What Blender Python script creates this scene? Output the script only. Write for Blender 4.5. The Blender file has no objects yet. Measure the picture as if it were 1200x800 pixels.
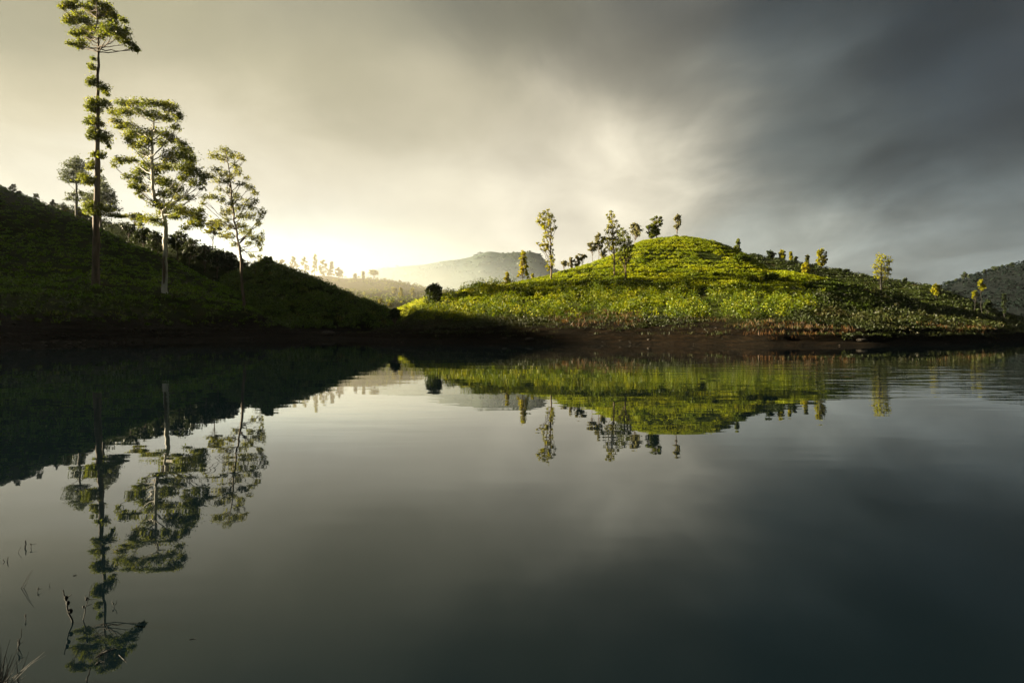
import bpy, math
import numpy as np

rng = np.random.default_rng(7)
C = bpy.context.scene.collection
scene = bpy.context.scene

# ------------------------------------------------------------------ camera model
F, H0 = 700.0, 1.0
TH = math.radians(0.98)
CT, ST = math.cos(TH), math.sin(TH)
EXPO = 2.5

def elev(py):                       # tangent of the elevation of a line of sight
    yu = (400 - np.asarray(py, float)) / F
    return (-ST + yu * CT) / (CT + yu * ST)

def zat(py, Y): return H0 + np.asarray(Y, float) * elev(py)

def xat(px, Y, z):
    yu = (np.asarray(z) - H0) / Y + math.tan(TH)
    return np.asarray(Y) * ((np.asarray(px, float) - 600) / F) / (CT + yu * ST)

def pyat(z, Y):                     # inverse of zat
    t = (np.asarray(z) - H0) / Y
    yu = (t * CT + ST) / (CT - t * ST)
    return 400 - yu * F

# ------------------------------------------------------------------ numpy noise
def _hash(ix, iy, seed):
    h = (ix * 374761393 + iy * 668265263 + seed * 362437) & 0xFFFFFFFF
    h = ((h ^ (h >> 13)) * 1274126177) & 0xFFFFFFFF
    return ((h ^ (h >> 16)) & 0xFFFF) / 65535.0

def vnoise(x, y, seed=0):
    x = np.asarray(x, float); y = np.asarray(y, float)
    ix = np.floor(x).astype(np.int64); iy = np.floor(y).astype(np.int64)
    fx = x - ix; fy = y - iy
    fx = fx * fx * (3 - 2 * fx); fy = fy * fy * (3 - 2 * fy)
    a = _hash(ix, iy, seed); b = _hash(ix + 1, iy, seed)
    c = _hash(ix, iy + 1, seed); d = _hash(ix + 1, iy + 1, seed)
    return (a + (b - a) * fx) * (1 - fy) + (c + (d - c) * fx) * fy

def fbm(x, y, seed=0, oct=4):
    s = 0; a = 0.5
    for k in range(oct):
        s = s + a * (vnoise(x * 2 ** k, y * 2 ** k, seed + k * 17) - 0.5); a *= 0.5
    return s * 2

# ------------------------------------------------------------------ mesh helpers
def mesh_np(name, verts, quads, mat, smooth=False, uvcol=None):
    me = bpy.data.meshes.new(name)
    verts = np.asarray(verts, np.float32); quads = np.asarray(quads, np.int32)
    n = len(quads)
    me.vertices.add(len(verts)); me.vertices.foreach_set('co', verts.ravel())
    me.loops.add(n * 4); me.loops.foreach_set('vertex_index', quads.ravel())
    me.polygons.add(n)
    me.polygons.foreach_set('loop_start', np.arange(0, n * 4, 4, dtype=np.int32))
    me.update(calc_edges=True); me.validate()
    if smooth:
        me.polygons.foreach_set('use_smooth', np.ones(len(me.polygons), bool))
    me.materials.append(mat)
    return me

def link(name, me, parent=None, loc=(0, 0, 0)):
    o = bpy.data.objects.new(name, me); C.objects.link(o)
    o.location = loc
    if parent is not None: o.parent = parent
    return o

def tag(o, label=None, cat=None, group=None, kind=None):
    if label: o['label'] = label
    if cat: o['category'] = cat
    if group: o['group'] = group
    if kind: o['kind'] = kind
    return o

def thing(name, label, cat, loc, group=None):
    o = bpy.data.objects.new(name, None); C.objects.link(o)
    o.empty_display_size = 0.2; o.location = loc
    return tag(o, label, cat, group)

class Quads:
    """collects quads; leaves are diamonds, limbs are tubes"""
    def __init__(s): s.v = []; s.q = []; s.n = 0
    def add(s, v, q):
        s.v.append(np.asarray(v, float)); s.q.append(np.asarray(q) + s.n); s.n += len(v)
    def leaves(s, c, L, W, up=0.0, out=None, outw=0.0):
        n = len(c)
        if n == 0: return
        a = rng.normal(size=(n, 3)); a[:, 2] += up
        a /= np.linalg.norm(a, axis=1)[:, None]
        m = rng.normal(size=(n, 3))
        if out is not None: m = m + outw * out
        b = np.cross(m, a); b /= np.linalg.norm(b, axis=1)[:, None] + 1e-9
        L = np.broadcast_to(L, n)[:, None] * rng.uniform(.6, 1.3, (n, 1))
        W = np.broadcast_to(W, n)[:, None] * rng.uniform(.6, 1.3, (n, 1))
        v = np.stack([c - a * L, c + b * W, c + a * L, c - b * W], 1).reshape(-1, 3)
        s.add(v, np.arange(n * 4).reshape(n, 4))
    def tube(s, pts, rad, seg=6):
        pts = np.asarray(pts, float); k = len(pts)
        rad = np.broadcast_to(np.asarray(rad, float), k)
        t = np.gradient(pts, axis=0); t /= np.linalg.norm(t, axis=1)[:, None] + 1e-9
        ref = np.array([0.3, 1, 0.1]) if abs(t[:, 1]).max() < .9 else np.array([1, .2, .1])
        u = np.cross(t, ref); u /= np.linalg.norm(u, axis=1)[:, None]
        w = np.cross(t, u)
        an = np.linspace(0, 2 * math.pi, seg, endpoint=False)
        ring = pts[:, None] + rad[:, None, None] * (np.cos(an)[None, :, None] * u[:, None] + np.sin(an)[None, :, None] * w[:, None])
        i = np.arange(k - 1)[:, None] * seg; j = np.arange(seg)[None]; j2 = (j + 1) % seg
        q = np.stack([i + j, i + j2, i + seg + j2, i + seg + j], -1).reshape(-1, 4)
        s.add(ring.reshape(-1, 3), q)
    def build(s, name, mat, parent=None, smooth=False, origin=(0, 0, 0)):
        v = np.concatenate(s.v) - np.asarray(origin); q = np.concatenate(s.q)
        return link(name, mesh_np(name, v, q, mat, smooth), parent)

# ------------------------------------------------------------------ materials
def mat_new(name):
    m = bpy.data.materials.new(name); m.use_nodes = True
    nt = m.node_tree; nt.nodes.clear()
    out = nt.nodes.new('ShaderNodeOutputMaterial')
    return m, nt, out

def N(nt, t, **kw):
    n = nt.nodes.new(t)
    for k, v in kw.items(): setattr(n, k, v)
    return n

def noise_ramp(nt, scale, stops, coord='Object', detail=4, vec=None, dist=0.0):
    nz = N(nt, 'ShaderNodeTexNoise'); nz.inputs['Scale'].default_value = scale
    nz.inputs['Detail'].default_value = detail; nz.inputs['Distortion'].default_value = dist
    if vec is None:
        g = N(nt, 'ShaderNodeNewGeometry'); vec = g.outputs['Position']
    nt.links.new(vec, nz.inputs['Vector'])
    r = N(nt, 'ShaderNodeValToRGB'); e = r.color_ramp.elements
    e[0].position, e[0].color = stops[0][0], (*stops[0][1], 1)
    e[1].position, e[1].color = stops[-1][0], (*stops[-1][1], 1)
    for p, c in stops[1:-1]:
        x = e.new(p); x.color = (*c, 1)
    nt.links.new(nz.outputs['Fac'], r.inputs['Fac'])
    return r.outputs['Color'], nz.outputs['Fac']

def leaf_mat(name, stops, scale=0.6, trans=0.4, tcol=None, rough=0.5):
    m, nt, out = mat_new(name)
    col, f = noise_ramp(nt, scale, stops, detail=3)
    geo = N(nt, 'ShaderNodeNewGeometry')
    hv = N(nt, 'ShaderNodeHueSaturation'); nt.links.new(col, hv.inputs['Color'])
    mr = N(nt, 'ShaderNodeMapRange'); mr.inputs['To Min'].default_value = .6; mr.inputs['To Max'].default_value = 1.35
    nt.links.new(geo.outputs['Random Per Island'], mr.inputs['Value'])
    nt.links.new(mr.outputs['Result'], hv.inputs['Value'])
    d = N(nt, 'ShaderNodeBsdfPrincipled'); d.inputs['Roughness'].default_value = rough
    d.inputs['Specular IOR Level'].default_value = .2 if rough < .9 else 0.0
    nt.links.new(hv.outputs['Color'], d.inputs['Base Color'])
    t = N(nt, 'ShaderNodeBsdfTranslucent')
    mx = N(nt, 'ShaderNodeMix', data_type='RGBA', blend_type='MULTIPLY'); mx.inputs['Factor'].default_value = 1
    nt.links.new(hv.outputs['Color'], mx.inputs['A']); mx.inputs['B'].default_value = (*(tcol or (1.3, 1.2, .4)), 1)
    nt.links.new(mx.outputs['Result'], t.inputs['Color'])
    ms = N(nt, 'ShaderNodeMixShader'); ms.inputs['Fac'].default_value = trans
    nt.links.new(d.outputs[0], ms.inputs[1]); nt.links.new(t.outputs[0], ms.inputs[2])
    nt.links.new(ms.outputs[0], out.inputs['Surface'])
    return m

def bark_mat(name, stops, scale=3.0):
    m, nt, out = mat_new(name)
    g = N(nt, 'ShaderNodeNewGeometry'); mp = N(nt, 'ShaderNodeMapping'); mp.inputs['Scale'].default_value = (1, 1, .18)
    nt.links.new(g.outputs['Position'], mp.inputs['Vector'])
    col, f = noise_ramp(nt, scale, stops, vec=mp.outputs['Vector'], detail=5)
    d = N(nt, 'ShaderNodeBsdfPrincipled'); d.inputs['Roughness'].default_value = .85
    nt.links.new(col, d.inputs['Base Color'])
    b = N(nt, 'ShaderNodeBump'); b.inputs['Strength'].default_value = .6; b.inputs['Distance'].default_value = .06
    nt.links.new(f, b.inputs['Height']); nt.links.new(b.outputs[0], d.inputs['Normal'])
    nt.links.new(d.outputs[0], out.inputs['Surface'])
    return m

def hill_mat(name, veg, soil, z0=1.7, z1=2.6, scale=.35):
    """vegetated ground above a bare band of earth left by the falling water"""
    m, nt, out = mat_new(name)
    g = N(nt, 'ShaderNodeNewGeometry')
    vcol, vf = noise_ramp(nt, scale, veg, detail=8)
    mp = N(nt, 'ShaderNodeMapping'); mp.inputs['Scale'].default_value = (1, 1, 6)
    nt.links.new(g.outputs['Position'], mp.inputs['Vector'])
    scol, sf = noise_ramp(nt, .9, soil, vec=mp.outputs['Vector'], detail=10)
    sep = N(nt, 'ShaderNodeSeparateXYZ'); nt.links.new(g.outputs['Position'], sep.inputs[0])
    nz = N(nt, 'ShaderNodeTexNoise'); nz.inputs['Scale'].default_value = .12; nz.inputs['Detail'].default_value = 6
    nt.links.new(g.outputs['Position'], nz.inputs['Vector'])
    ad = N(nt, 'ShaderNodeMath', operation='MULTIPLY_ADD'); ad.inputs[1].default_value = 3.2; ad.inputs[2].default_value = -1.6
    nt.links.new(nz.outputs['Fac'], ad.inputs[0])
    su = N(nt, 'ShaderNodeMath', operation='ADD'); nt.links.new(sep.outputs['Z'], su.inputs[0]); nt.links.new(ad.outputs[0], su.inputs[1])
    mr = N(nt, 'ShaderNodeMapRange'); mr.inputs['From Min'].default_value = z0; mr.inputs['From Max'].default_value = z1
    nt.links.new(su.outputs[0], mr.inputs['Value'])
    mx = N(nt, 'ShaderNodeMix', data_type='RGBA')
    nt.links.new(mr.outputs[0], mx.inputs['Factor']); nt.links.new(scol, mx.inputs['A']); nt.links.new(vcol, mx.inputs['B'])
    d = N(nt, 'ShaderNodeBsdfPrincipled'); d.inputs['Roughness'].default_value = 1; d.inputs['Specular IOR Level'].default_value = .03
    nt.links.new(mx.outputs['Result'], d.inputs['Base Color'])
    n2 = N(nt, 'ShaderNodeTexNoise'); n2.inputs['Scale'].default_value = 1.6; n2.inputs['Detail'].default_value = 12; n2.inputs['Roughness'].default_value = .65
    nt.links.new(mp.outputs['Vector'], n2.inputs['Vector'])
    b = N(nt, 'ShaderNodeBump'); b.inputs['Strength'].default_value = .8; b.inputs['Distance'].default_value = .35
    nt.links.new(n2.outputs['Fac'], b.inputs['Height']); nt.links.new(b.outputs[0], d.inputs['Normal'])
    nt.links.new(d.outputs[0], out.inputs['Surface'])
    return m

SOIL = [(.3, (.004, .003, .002)), (.5, (.008, .006, .0035)), (.62, (.015, .0095, .005)), (.75, (.009, .0085, .005))]
M = dict(
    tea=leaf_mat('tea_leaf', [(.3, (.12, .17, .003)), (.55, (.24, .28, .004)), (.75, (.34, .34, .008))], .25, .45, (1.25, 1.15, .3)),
    tea_dark=leaf_mat('tea_leaf_dark', [(.3, (.07, .15, .006)), (.6, (.12, .22, .008)), (.75, (.18, .25, .012))], .25, .3),  # darker, greener tea leaf for the left hill
    shrub=leaf_mat('shrub_leaf', [(.35, (.03, .055, .004)), (.52, (.10, .135, .005)), (.68, (.26, .26, .012))], .5, .4, (1.3, 1.2, .3)),
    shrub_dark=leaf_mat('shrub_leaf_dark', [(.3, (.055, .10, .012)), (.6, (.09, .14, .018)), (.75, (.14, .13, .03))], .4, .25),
    gum=leaf_mat('eucalyptus_leaf', [(.3, (.085, .115, .026)), (.6, (.14, .16, .028)), (.75, (.20, .19, .03))], .35, .5, (1.5, 1.35, .35)),
    gum_pale=leaf_mat('pale_eucalyptus_leaf', [(.3, (.12, .14, .05)), (.6, (.17, .18, .055)), (.75, (.22, .21, .06))], .35, .5, (1.5, 1.35, .5)),
    gum_mist=leaf_mat('mist_grey_eucalyptus_leaf', [(.3, (.06, .075, .04)), (.6, (.085, .10, .05)), (.75, (.11, .12, .06))], .35, .4, (1.3, 1.25, .8)),  # greyed leaf colour carries the mist around these trees
    oak=leaf_mat('silver_oak_leaf', [(.3, (.18, .20, .012)), (.6, (.27, .27, .016)), (.75, (.36, .33, .02))], .6, .6, (1.4, 1.2, .3)),
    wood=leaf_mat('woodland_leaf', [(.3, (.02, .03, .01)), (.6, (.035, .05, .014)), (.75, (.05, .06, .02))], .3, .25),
    tea_ridge_shade=leaf_mat('tea_leaf_ridge_shade', [(.3, (.018, .028, .005)), (.6, (.03, .042, .007)), (.75, (.045, .052, .01))], .25, .2),  # shade on the rear ridge is put into the leaf colour
    tea_flank_shade=leaf_mat('tea_leaf_flank_shade', [(.3, (.03, .05, .005)), (.6, (.05, .075, .006)), (.75, (.07, .085, .01))], .25, .25),  # cloud shadow on the right flank, carried by a darker leaf colour
    shrub_dull_shade=leaf_mat('shrub_leaf_dull_shade', [(.3, (.014, .021, .005)), (.55, (.025, .032, .006)), (.75, (.042, .032, .011))], .2, .2),  # dull brownish scrub, with the right shore's cloud shade in its colour
    pale=leaf_mat('mist_pale_leaf', [(.3, (.17, .165, .085)), (.6, (.22, .21, .10)), (.75, (.28, .25, .11))], .6, .5, (1.2, 1.15, .9)),  # mist glow around the crest trees, put into a paler leaf colour
    yellow=leaf_mat('yellow_leaf', [(.3, (.20, .205, .02)), (.6, (.28, .27, .02)), (.75, (.35, .31, .03))], .6, .45, (1.3, 1.15, .3)),
    rust=leaf_mat('rust_grass_blade', [(.3, (.05, .025, .009)), (.55, (.10, .05, .015)), (.75, (.15, .10, .04))], .5, .3, (1.2, 1, .6)),
    grass=leaf_mat('grass_blade', [(.3, (.02, .03, .006)), (.55, (.035, .045, .008)), (.75, (.06, .045, .016))], .3, .3),
    bark=bark_mat('brown_bark', [(.3, (.06, .04, .025)), (.7, (.17, .12, .08))]),
    bark_white=bark_mat('white_bark', [(.38, (.09, .06, .04)), (.46, (.42, .39, .34)), (.7, (.62, .58, .52))], 1.2),
    bark_grey=bark_mat('grey_bark', [(.3, (.10, .085, .07)), (.7, (.26, .23, .19))]),
    twig=bark_mat('shaded_wet_twig', [(.3, (.005, .004, .003)), (.7, (.014, .011, .009))], 20),  # wet twigs, colour darkened further for shade in the near corner
    twig_pale=bark_mat('bleached_twig', [(.3, (.12, .11, .10)), (.7, (.28, .26, .24))], 20),
    rock=bark_mat('shore_rock', [(.3, (.012, .009, .006)), (.7, (.04, .03, .02))], 4),
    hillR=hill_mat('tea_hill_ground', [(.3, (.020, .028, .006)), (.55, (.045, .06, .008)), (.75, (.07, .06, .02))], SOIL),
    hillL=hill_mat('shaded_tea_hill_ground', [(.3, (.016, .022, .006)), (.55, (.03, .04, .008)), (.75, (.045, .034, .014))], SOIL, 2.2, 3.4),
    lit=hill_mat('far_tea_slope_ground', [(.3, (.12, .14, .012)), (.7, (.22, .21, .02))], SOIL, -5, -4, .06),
    far=hill_mat('far_hill_ground', [(.3, (.045, .05, .02)), (.55, (.075, .075, .025)), (.75, (.12, .10, .04))], SOIL, -5, -4, .03),
    mount=hill_mat('mountain_ground', [(.3, (.035, .05, .03)), (.7, (.06, .075, .045))], SOIL, -5, -4, .008),
    forest=hill_mat('forest_hill_ground_shade', [(.3, (.006, .009, .010)), (.7, (.012, .015, .015))], SOIL, -5, -4, .04),  # ground colour darkened for cloud shadow on the far right hill
    forest_leaf_shade=leaf_mat('forest_leaf_shade', [(.3, (.006, .010, .010)), (.6, (.009, .014, .012)), (.75, (.012, .016, .013))], .05, .1, rough=1.0),  # leaf colour includes the cloud shadow over that hill
    bed=hill_mat('lake_bed_ground', [(.3, (.03, .03, .015)), (.7, (.06, .06, .025))], SOIL, -1, 0, .05),
)

def water_mat():
    m, nt, out = mat_new('still_lake_water')
    g = N(nt, 'ShaderNodeNewGeometry')
    d = N(nt, 'ShaderNodeBsdfPrincipled')
    d.inputs['Base Color'].default_value = (.0022, .0056, .0078, 1); d.inputs['Specular Tint'].default_value = (.62, .92, 1, 1)
    d.inputs['Roughness'].default_value = .012; d.inputs['IOR'].default_value = 1.38
    # gentle swell everywhere
    mp = N(nt, 'ShaderNodeMapping'); mp.inputs['Scale'].default_value = (.35, 1.1, 1)
    nt.links.new(g.outputs['Position'], mp.inputs['Vector'])
    n1 = N(nt, 'ShaderNodeTexNoise'); n1.inputs['Scale'].default_value = .9; n1.inputs['Detail'].default_value = 3
    nt.links.new(mp.outputs['Vector'], n1.inputs['Vector'])
    # a patch of wind ripples on the right of the lake
    mp2 = N(nt, 'ShaderNodeMapping'); mp2.inputs['Scale'].default_value = (.5, 2.0, 1); mp2.inputs['Rotation'].default_value = (0, 0, math.radians(-8))
    nt.links.new(g.outputs['Position'], mp2.inputs['Vector'])
    n2 = N(nt, 'ShaderNodeTexNoise'); n2.inputs['Scale'].default_value = 1.1; n2.inputs['Detail'].default_value = 2
    nt.links.new(mp2.outputs['Vector'], n2.inputs['Vector'])
    dx = N(nt, 'ShaderNodeVectorMath', operation='SUBTRACT'); dx.inputs[1].default_value = (11, 13.5, 0)
    nt.links.new(g.outputs['Position'], dx.inputs[0])
    sc = N(nt, 'ShaderNodeVectorMath', operation='MULTIPLY'); sc.inputs[1].default_value = (1 / 9, 1 / 8, 0)
    nt.links.new(dx.outputs[0], sc.inputs[0])
    ln = N(nt, 'ShaderNodeVectorMath', operation='LENGTH'); nt.links.new(sc.outputs[0], ln.inputs[0])
    mr = N(nt, 'ShaderNodeMapRange', interpolation_type='SMOOTHSTEP'); mr.inputs['From Min'].default_value = 1.15; mr.inputs['From Max'].default_value = .2
    mr.inputs['To Min'].default_value = 0; mr.inputs['To Max'].default_value = 1
    nt.links.new(ln.outputs['Value'], mr.inputs['Value'])
    mu = N(nt, 'ShaderNodeMath', operation='MULTIPLY'); nt.links.new(n2.outputs['Fac'], mu.inputs[0]); nt.links.new(mr.outputs[0], mu.inputs[1])
    s2 = N(nt, 'ShaderNodeMath', operation='MULTIPLY'); s2.inputs[1].default_value = .016; nt.links.new(mu.outputs[0], s2.inputs[0])
    s1 = N(nt, 'ShaderNodeMath', operation='MULTIPLY_ADD'); s1.inputs[1].default_value = .0035
    nt.links.new(n1.outputs['Fac'], s1.inputs[0]); nt.links.new(s2.outputs[0], s1.inputs[2])
    b = N(nt, 'ShaderNodeBump'); b.inputs['Strength'].default_value = 1; b.inputs['Distance'].default_value = 1
    nt.links.new(s1.outputs[0], b.inputs['Height']); nt.links.new(b.outputs[0], d.inputs['Normal'])
    nt.links.new(d.outputs[0], out.inputs['Surface'])
    return m

# ------------------------------------------------------------------ terrain layers
def smooth1(a, k):
    k = int(k)
    if k < 2: return a
    p = np.pad(a, (k, k), mode='edge'); w = np.hanning(2 * k + 1); w /= w.sum()
    return np.convolve(p, w, mode='valid')

class Layer:
    """hill surface: a stack of contour curves, each (px, y, depth), front to back"""
    def __init__(s, name, px, curves, back, rows, mat, label, bump=.4, bscale=.12, seed=1, front=None, ysm=6, dsm=30, ridge_bump=.25):
        step = px[1] - px[0]
        D, Z = [], []
        if front is not None:                       # a waterline: depth follows from z = 0
            f = np.array(front); d = smooth1(np.interp(px, f[:, 0], f[:, 1]), 10 / step)
            D += [d - 14, d]; Z += [np.full(len(px), -1.6), np.zeros(len(px))]
        for c in curves:
            c = np.array(c, float)
            y = smooth1(np.interp(px, c[:, 0], c[:, 1]), ysm / step)
            d = smooth1(np.interp(px, c[:, 0], c[:, 2]), dsm / step)
            D.append(d); Z.append(zat(y, d))
        s.ridge_row = None
        dr, zr = D[-1], Z[-1]
        D += [dr + back, dr + 2.2 * back]; Z += [zr - .28 * (zr + 2), np.full(len(px), -2.0)]
        D = np.array(D); Z = np.array(Z)
        for k in range(1, len(D)): D[k] = np.maximum(D[k], D[k - 1] + .8)
        # pchip slopes
        hD = np.diff(D, axis=0); dl = np.diff(Z, axis=0) / hD
        m = np.zeros_like(Z)
        pos = (dl[:-1] * dl[1:]) > 0
        m[1:-1] = np.where(pos, 2 * dl[:-1] * dl[1:] / (dl[:-1] + dl[1:] + 1e-12), 0)
        m[0] = dl[0]; m[-1] = dl[-1]
        YY, ZZ = [], []
        nseg = len(D) - 1; s.rows = []
        for k in range(nseg):
            n = rows[k] if k < len(rows) else 10
            t = np.linspace(0, 1, n, endpoint=(k == nseg - 1))[:, None]
            h = hD[k][None]
            YY.append(D[k] + t * h)
            ZZ.append((2 * t**3 - 3 * t**2 + 1) * Z[k] + (t**3 - 2 * t**2 + t) * h * m[k] + (-2 * t**3 + 3 * t**2) * Z[k + 1] + (t**3 - t**2) * h * m[k + 1])
            s.rows.append(n)
        s.nridge = sum(s.rows[:nseg - 2])
        Y = np.concatenate(YY); Zz = np.concatenate(ZZ)
        PX = np.broadcast_to(px, Y.shape)
        X = xat(PX, Y, Zz)
        amp = np.clip((Zz + .1) / 3, .12, 1) * bump
        Zz = Zz + amp * fbm(X * bscale, Y * bscale, seed, 5)
        Zz = Zz + np.clip((Zz + .3) / 2, .0, 1) * .12 * fbm(X * .9, Y * .9, seed + 5, 3)
        if front is not None:                        # ledges cut into the bare bank
            bank = np.exp(-((Zz - .7) / .6) ** 2)
            Zz = Zz + bank * .24 * np.sin(Zz * 12 + 3 * fbm(X * .1, Y * .1, seed + 9, 3)) * .6
        s.px, s.X, s.Y, s.Z = px, X, Y, Zz
        nr, nc = Y.shape
        i = np.arange(nr - 1)[:, None] * nc; j = np.arange(nc - 1)[None]
        q = np.stack([i + j, i + j + 1, i + nc + j + 1, i + nc + j], -1).reshape(-1, 4)
        v = np.stack([X, Y, Zz], -1).reshape(-1, 3)
        s.ob = link(name, mesh_np(name, v, q, mat, True))
        tag(s.ob, label, kind='structure')
        e1 = np.stack([X[1:, :-1] - X[:-1, :-1], Y[1:, :-1] - Y[:-1, :-1]]); e2 = np.stack([X[:-1, 1:] - X[:-1, :-1], Y[:-1, 1:] - Y[:-1, :-1]])
        s.area = np.abs(e1[0] * e2[1] - e1[1] * e2[0])
    def col(s, px):
        f = (px - s.px[0]) / (s.px[1] - s.px[0]); i = int(np.clip(math.floor(f), 0, len(s.px) - 2)); f = min(max(f - i, 0), 1)
        return [(A[:, i] * (1 - f) + A[:, i + 1] * f) for A in (s.X, s.Y, s.Z)]
    def locate(s, px, base_y=None, behind=0.0):
        X, Y, Z = s.col(px); y = pyat(Z, np.maximum(Y, 1))
        k = s.nridge
        lo = max(0, k - 25); k = lo + int(np.argmin(y[lo:k + 8]))
        if base_y is not None:
            ok = np.where((y[:k + 1] <= base_y) & (Z[:k + 1] > -.2))[0]
            if len(ok): k = ok[0]
        if behind:
            Yt = Y[k] + behind; return np.array([np.interp(Yt, Y, X), Yt, np.interp(Yt, Y, Z)])
        return np.array([X[k], Y[k], Z[k]])
    def scatter(s, n, keep=None, rmin=0, rmax=None):
        a = s.area.copy(); rmax = rmax or a.shape[0]
        a[:rmin] = 0; a[rmax:] = 0
        p = a.ravel() / a.sum(); idx = rng.choice(p.size, n, p=p)
        i, j = np.divmod(idx, a.shape[1]); u = rng.random(n); v = rng.random(n)
        def bl(A): return (A[i, j] * (1 - u) + A[i + 1, j] * u) * (1 - v) + (A[i, j + 1] * (1 - u) + A[i + 1, j + 1] * u) * v
        P = np.stack([bl(s.X), bl(s.Y), bl(s.Z)], 1)
        pxs = s.px[j]
        if keep is not None: P = P[keep(P, pxs)]
        return P

pxL = np.arange(-2600, 640.1, 4.0)
L1 = Layer('hill', pxL, [
    # bank top, mid slope, upper slope, ridge; unseen left part raised to cast shade
    [(-1400, 340, 26), (-300, 378, 36), (0, 377, 45), (110, 374, 57), (234, 378, 76), (330, 386, 88), (420, 392, 98), (640, 396, 110)],
    [(-1400, 20, 45), (-860, 20, 62), (-600, 85, 80), (-300, 232, 85), (-100, 308, 83), (0, 328, 82), (113, 335, 85), (190, 343, 88), (287, 363, 92), (340, 384, 96), (420, 393, 104), (640, 398, 116)],
    [(-1400, 60, 75), (-600, 100, 105), (-300, 172, 120), (0, 268, 122), (82, 287, 118), (150, 308, 114), (225, 329, 110), (286, 357, 104), (340, 385, 104), (420, 394, 110), (640, 400, 122)],
    [(-1400, 40, 90), (-600, 105, 120), (-450, 110, 130), (-300, 120, 142), (-100, 186, 150), (0, 222, 150), (50, 241, 147), (82, 255, 144), (110, 268, 140), (150, 287, 134), (190, 303, 128), (225, 318, 122), (260, 337, 116), (286, 353, 111), (330, 380, 109), (420, 395, 114), (640, 402, 126)],
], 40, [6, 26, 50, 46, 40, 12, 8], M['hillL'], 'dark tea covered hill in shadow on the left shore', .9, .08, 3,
    front=[(-1400, 24), (-600, 26), (-200, 30), (0, 36), (110, 47), (234, 64), (330, 78), (420, 92), (640, 104)])
L2 = Layer('hill', np.arange(-500, 480.1, 4.0), [
    [(-500, 300, 170), (100, 320, 165), (300, 360, 140), (480, 394, 140)],
    [(-500, 260, 185), (0, 258, 190), (100, 270, 188), (200, 292, 172), (275, 318, 160), (330, 350, 150), (480, 396, 146)],
    [(-500, 232, 215), (0, 240, 215), (40, 241, 212), (75, 243, 208), (94, 249, 205), (118, 260, 200), (154, 268, 192), (190, 276, 184), (220, 284, 178), (250, 294, 172), (275, 304, 166), (297, 317, 158), (330, 345, 152), (480, 398, 150)],
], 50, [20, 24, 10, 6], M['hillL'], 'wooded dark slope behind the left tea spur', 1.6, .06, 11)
L3 = Layer('hill', np.arange(180, 560.1, 3.0), [
    [(180, 380, 96), (330, 385, 91), (380, 386, 96), (440, 388, 106), (470, 391, 104), (560, 396, 120)],
    [(180, 370, 104), (250, 352, 108), (313, 345, 110), (370, 352, 110), (430, 370, 112), (470, 389, 108), (560, 396, 124)],
    [(180, 360, 120), (240, 335, 126), (285, 318, 130), (300, 310, 130), (313, 308, 130), (326, 314, 130), (346, 322, 129), (365, 329, 127), (394, 340, 124), (430, 355, 120), (450, 364, 117), (463, 374, 114), (480, 388, 112), (500, 394, 114), (560, 398, 128)],
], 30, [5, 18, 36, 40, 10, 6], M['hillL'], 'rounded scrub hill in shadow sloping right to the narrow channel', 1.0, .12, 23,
    front=[(180, 66), (234, 66), (330, 78), (380, 84), (440, 97), (470, 100), (560, 112)])
pxR = np.arange(380, 1900.1, 3.0)
R1 = Layer('hill', pxR, [
    [(380, 394, 77), (430, 389, 73), (465, 384, 63), (500, 383, 58), (560, 382.5, 54), (700, 382, 51.5), (900, 382, 45.5), (1020, 383, 47), (1160, 386, 60), (1200, 388, 74), (1300, 389, 96), (1900, 388, 120)],
    [(380, 396, 78), (430, 390, 78), (465, 381, 75), (500, 372, 72), (560, 362, 70), (640, 358, 70), (760, 354, 70), (880, 356, 66), (980, 362, 65), (1080, 372, 68), (1160, 380, 76), (1200, 384, 87), (1300, 388, 102), (1900, 388, 128)],
    [(380, 397, 80), (430, 391, 81), (465, 380, 78), (490, 365, 77), (540, 350, 79), (600, 342, 84), (650, 334, 88), (720, 324, 90), (810, 318, 92), (880, 328, 86), (930, 333, 80), (980, 341, 77), (1062, 360, 77), (1140, 373, 82), (1200, 382, 92), (1300, 387, 108), (1900, 388, 136)],
    [(380, 398, 82), (430, 392, 84), (465, 380, 82), (490, 362, 83), (517, 352, 86), (540, 342, 89), (565, 337, 92), (590, 337, 95), (615, 332, 97), (647, 325, 101), (665, 318, 103), (690, 312, 106), (715, 303, 109), (740, 292, 112), (752, 285, 114), (772, 282, 117), (790, 281, 118), (810, 281, 118), (835, 285, 118), (855, 292, 117), (870, 299, 116), (885, 309, 112), (900, 318, 106), (930, 321, 98), (975, 330, 92), (1020, 341, 89), (1062, 352, 87), (1095, 361, 88), (1140, 367, 90), (1200, 380, 100), (1300, 387, 114), (1900, 388, 142)],
], 22, [5, 24, 44, 56, 60, 14, 8], M['hillR'], 'sunlit rounded tea hill rising in the middle right of the lake', .32, .07, 41,
    front=[(380, 74), (430, 68), (470, 54), (520, 50), (600, 48), (750, 46), (840, 43), (900, 40), (1020, 41), (1100, 46), (1160, 53), (1200, 66), (1300, 84), (1900, 110)], dsm=18)
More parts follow.
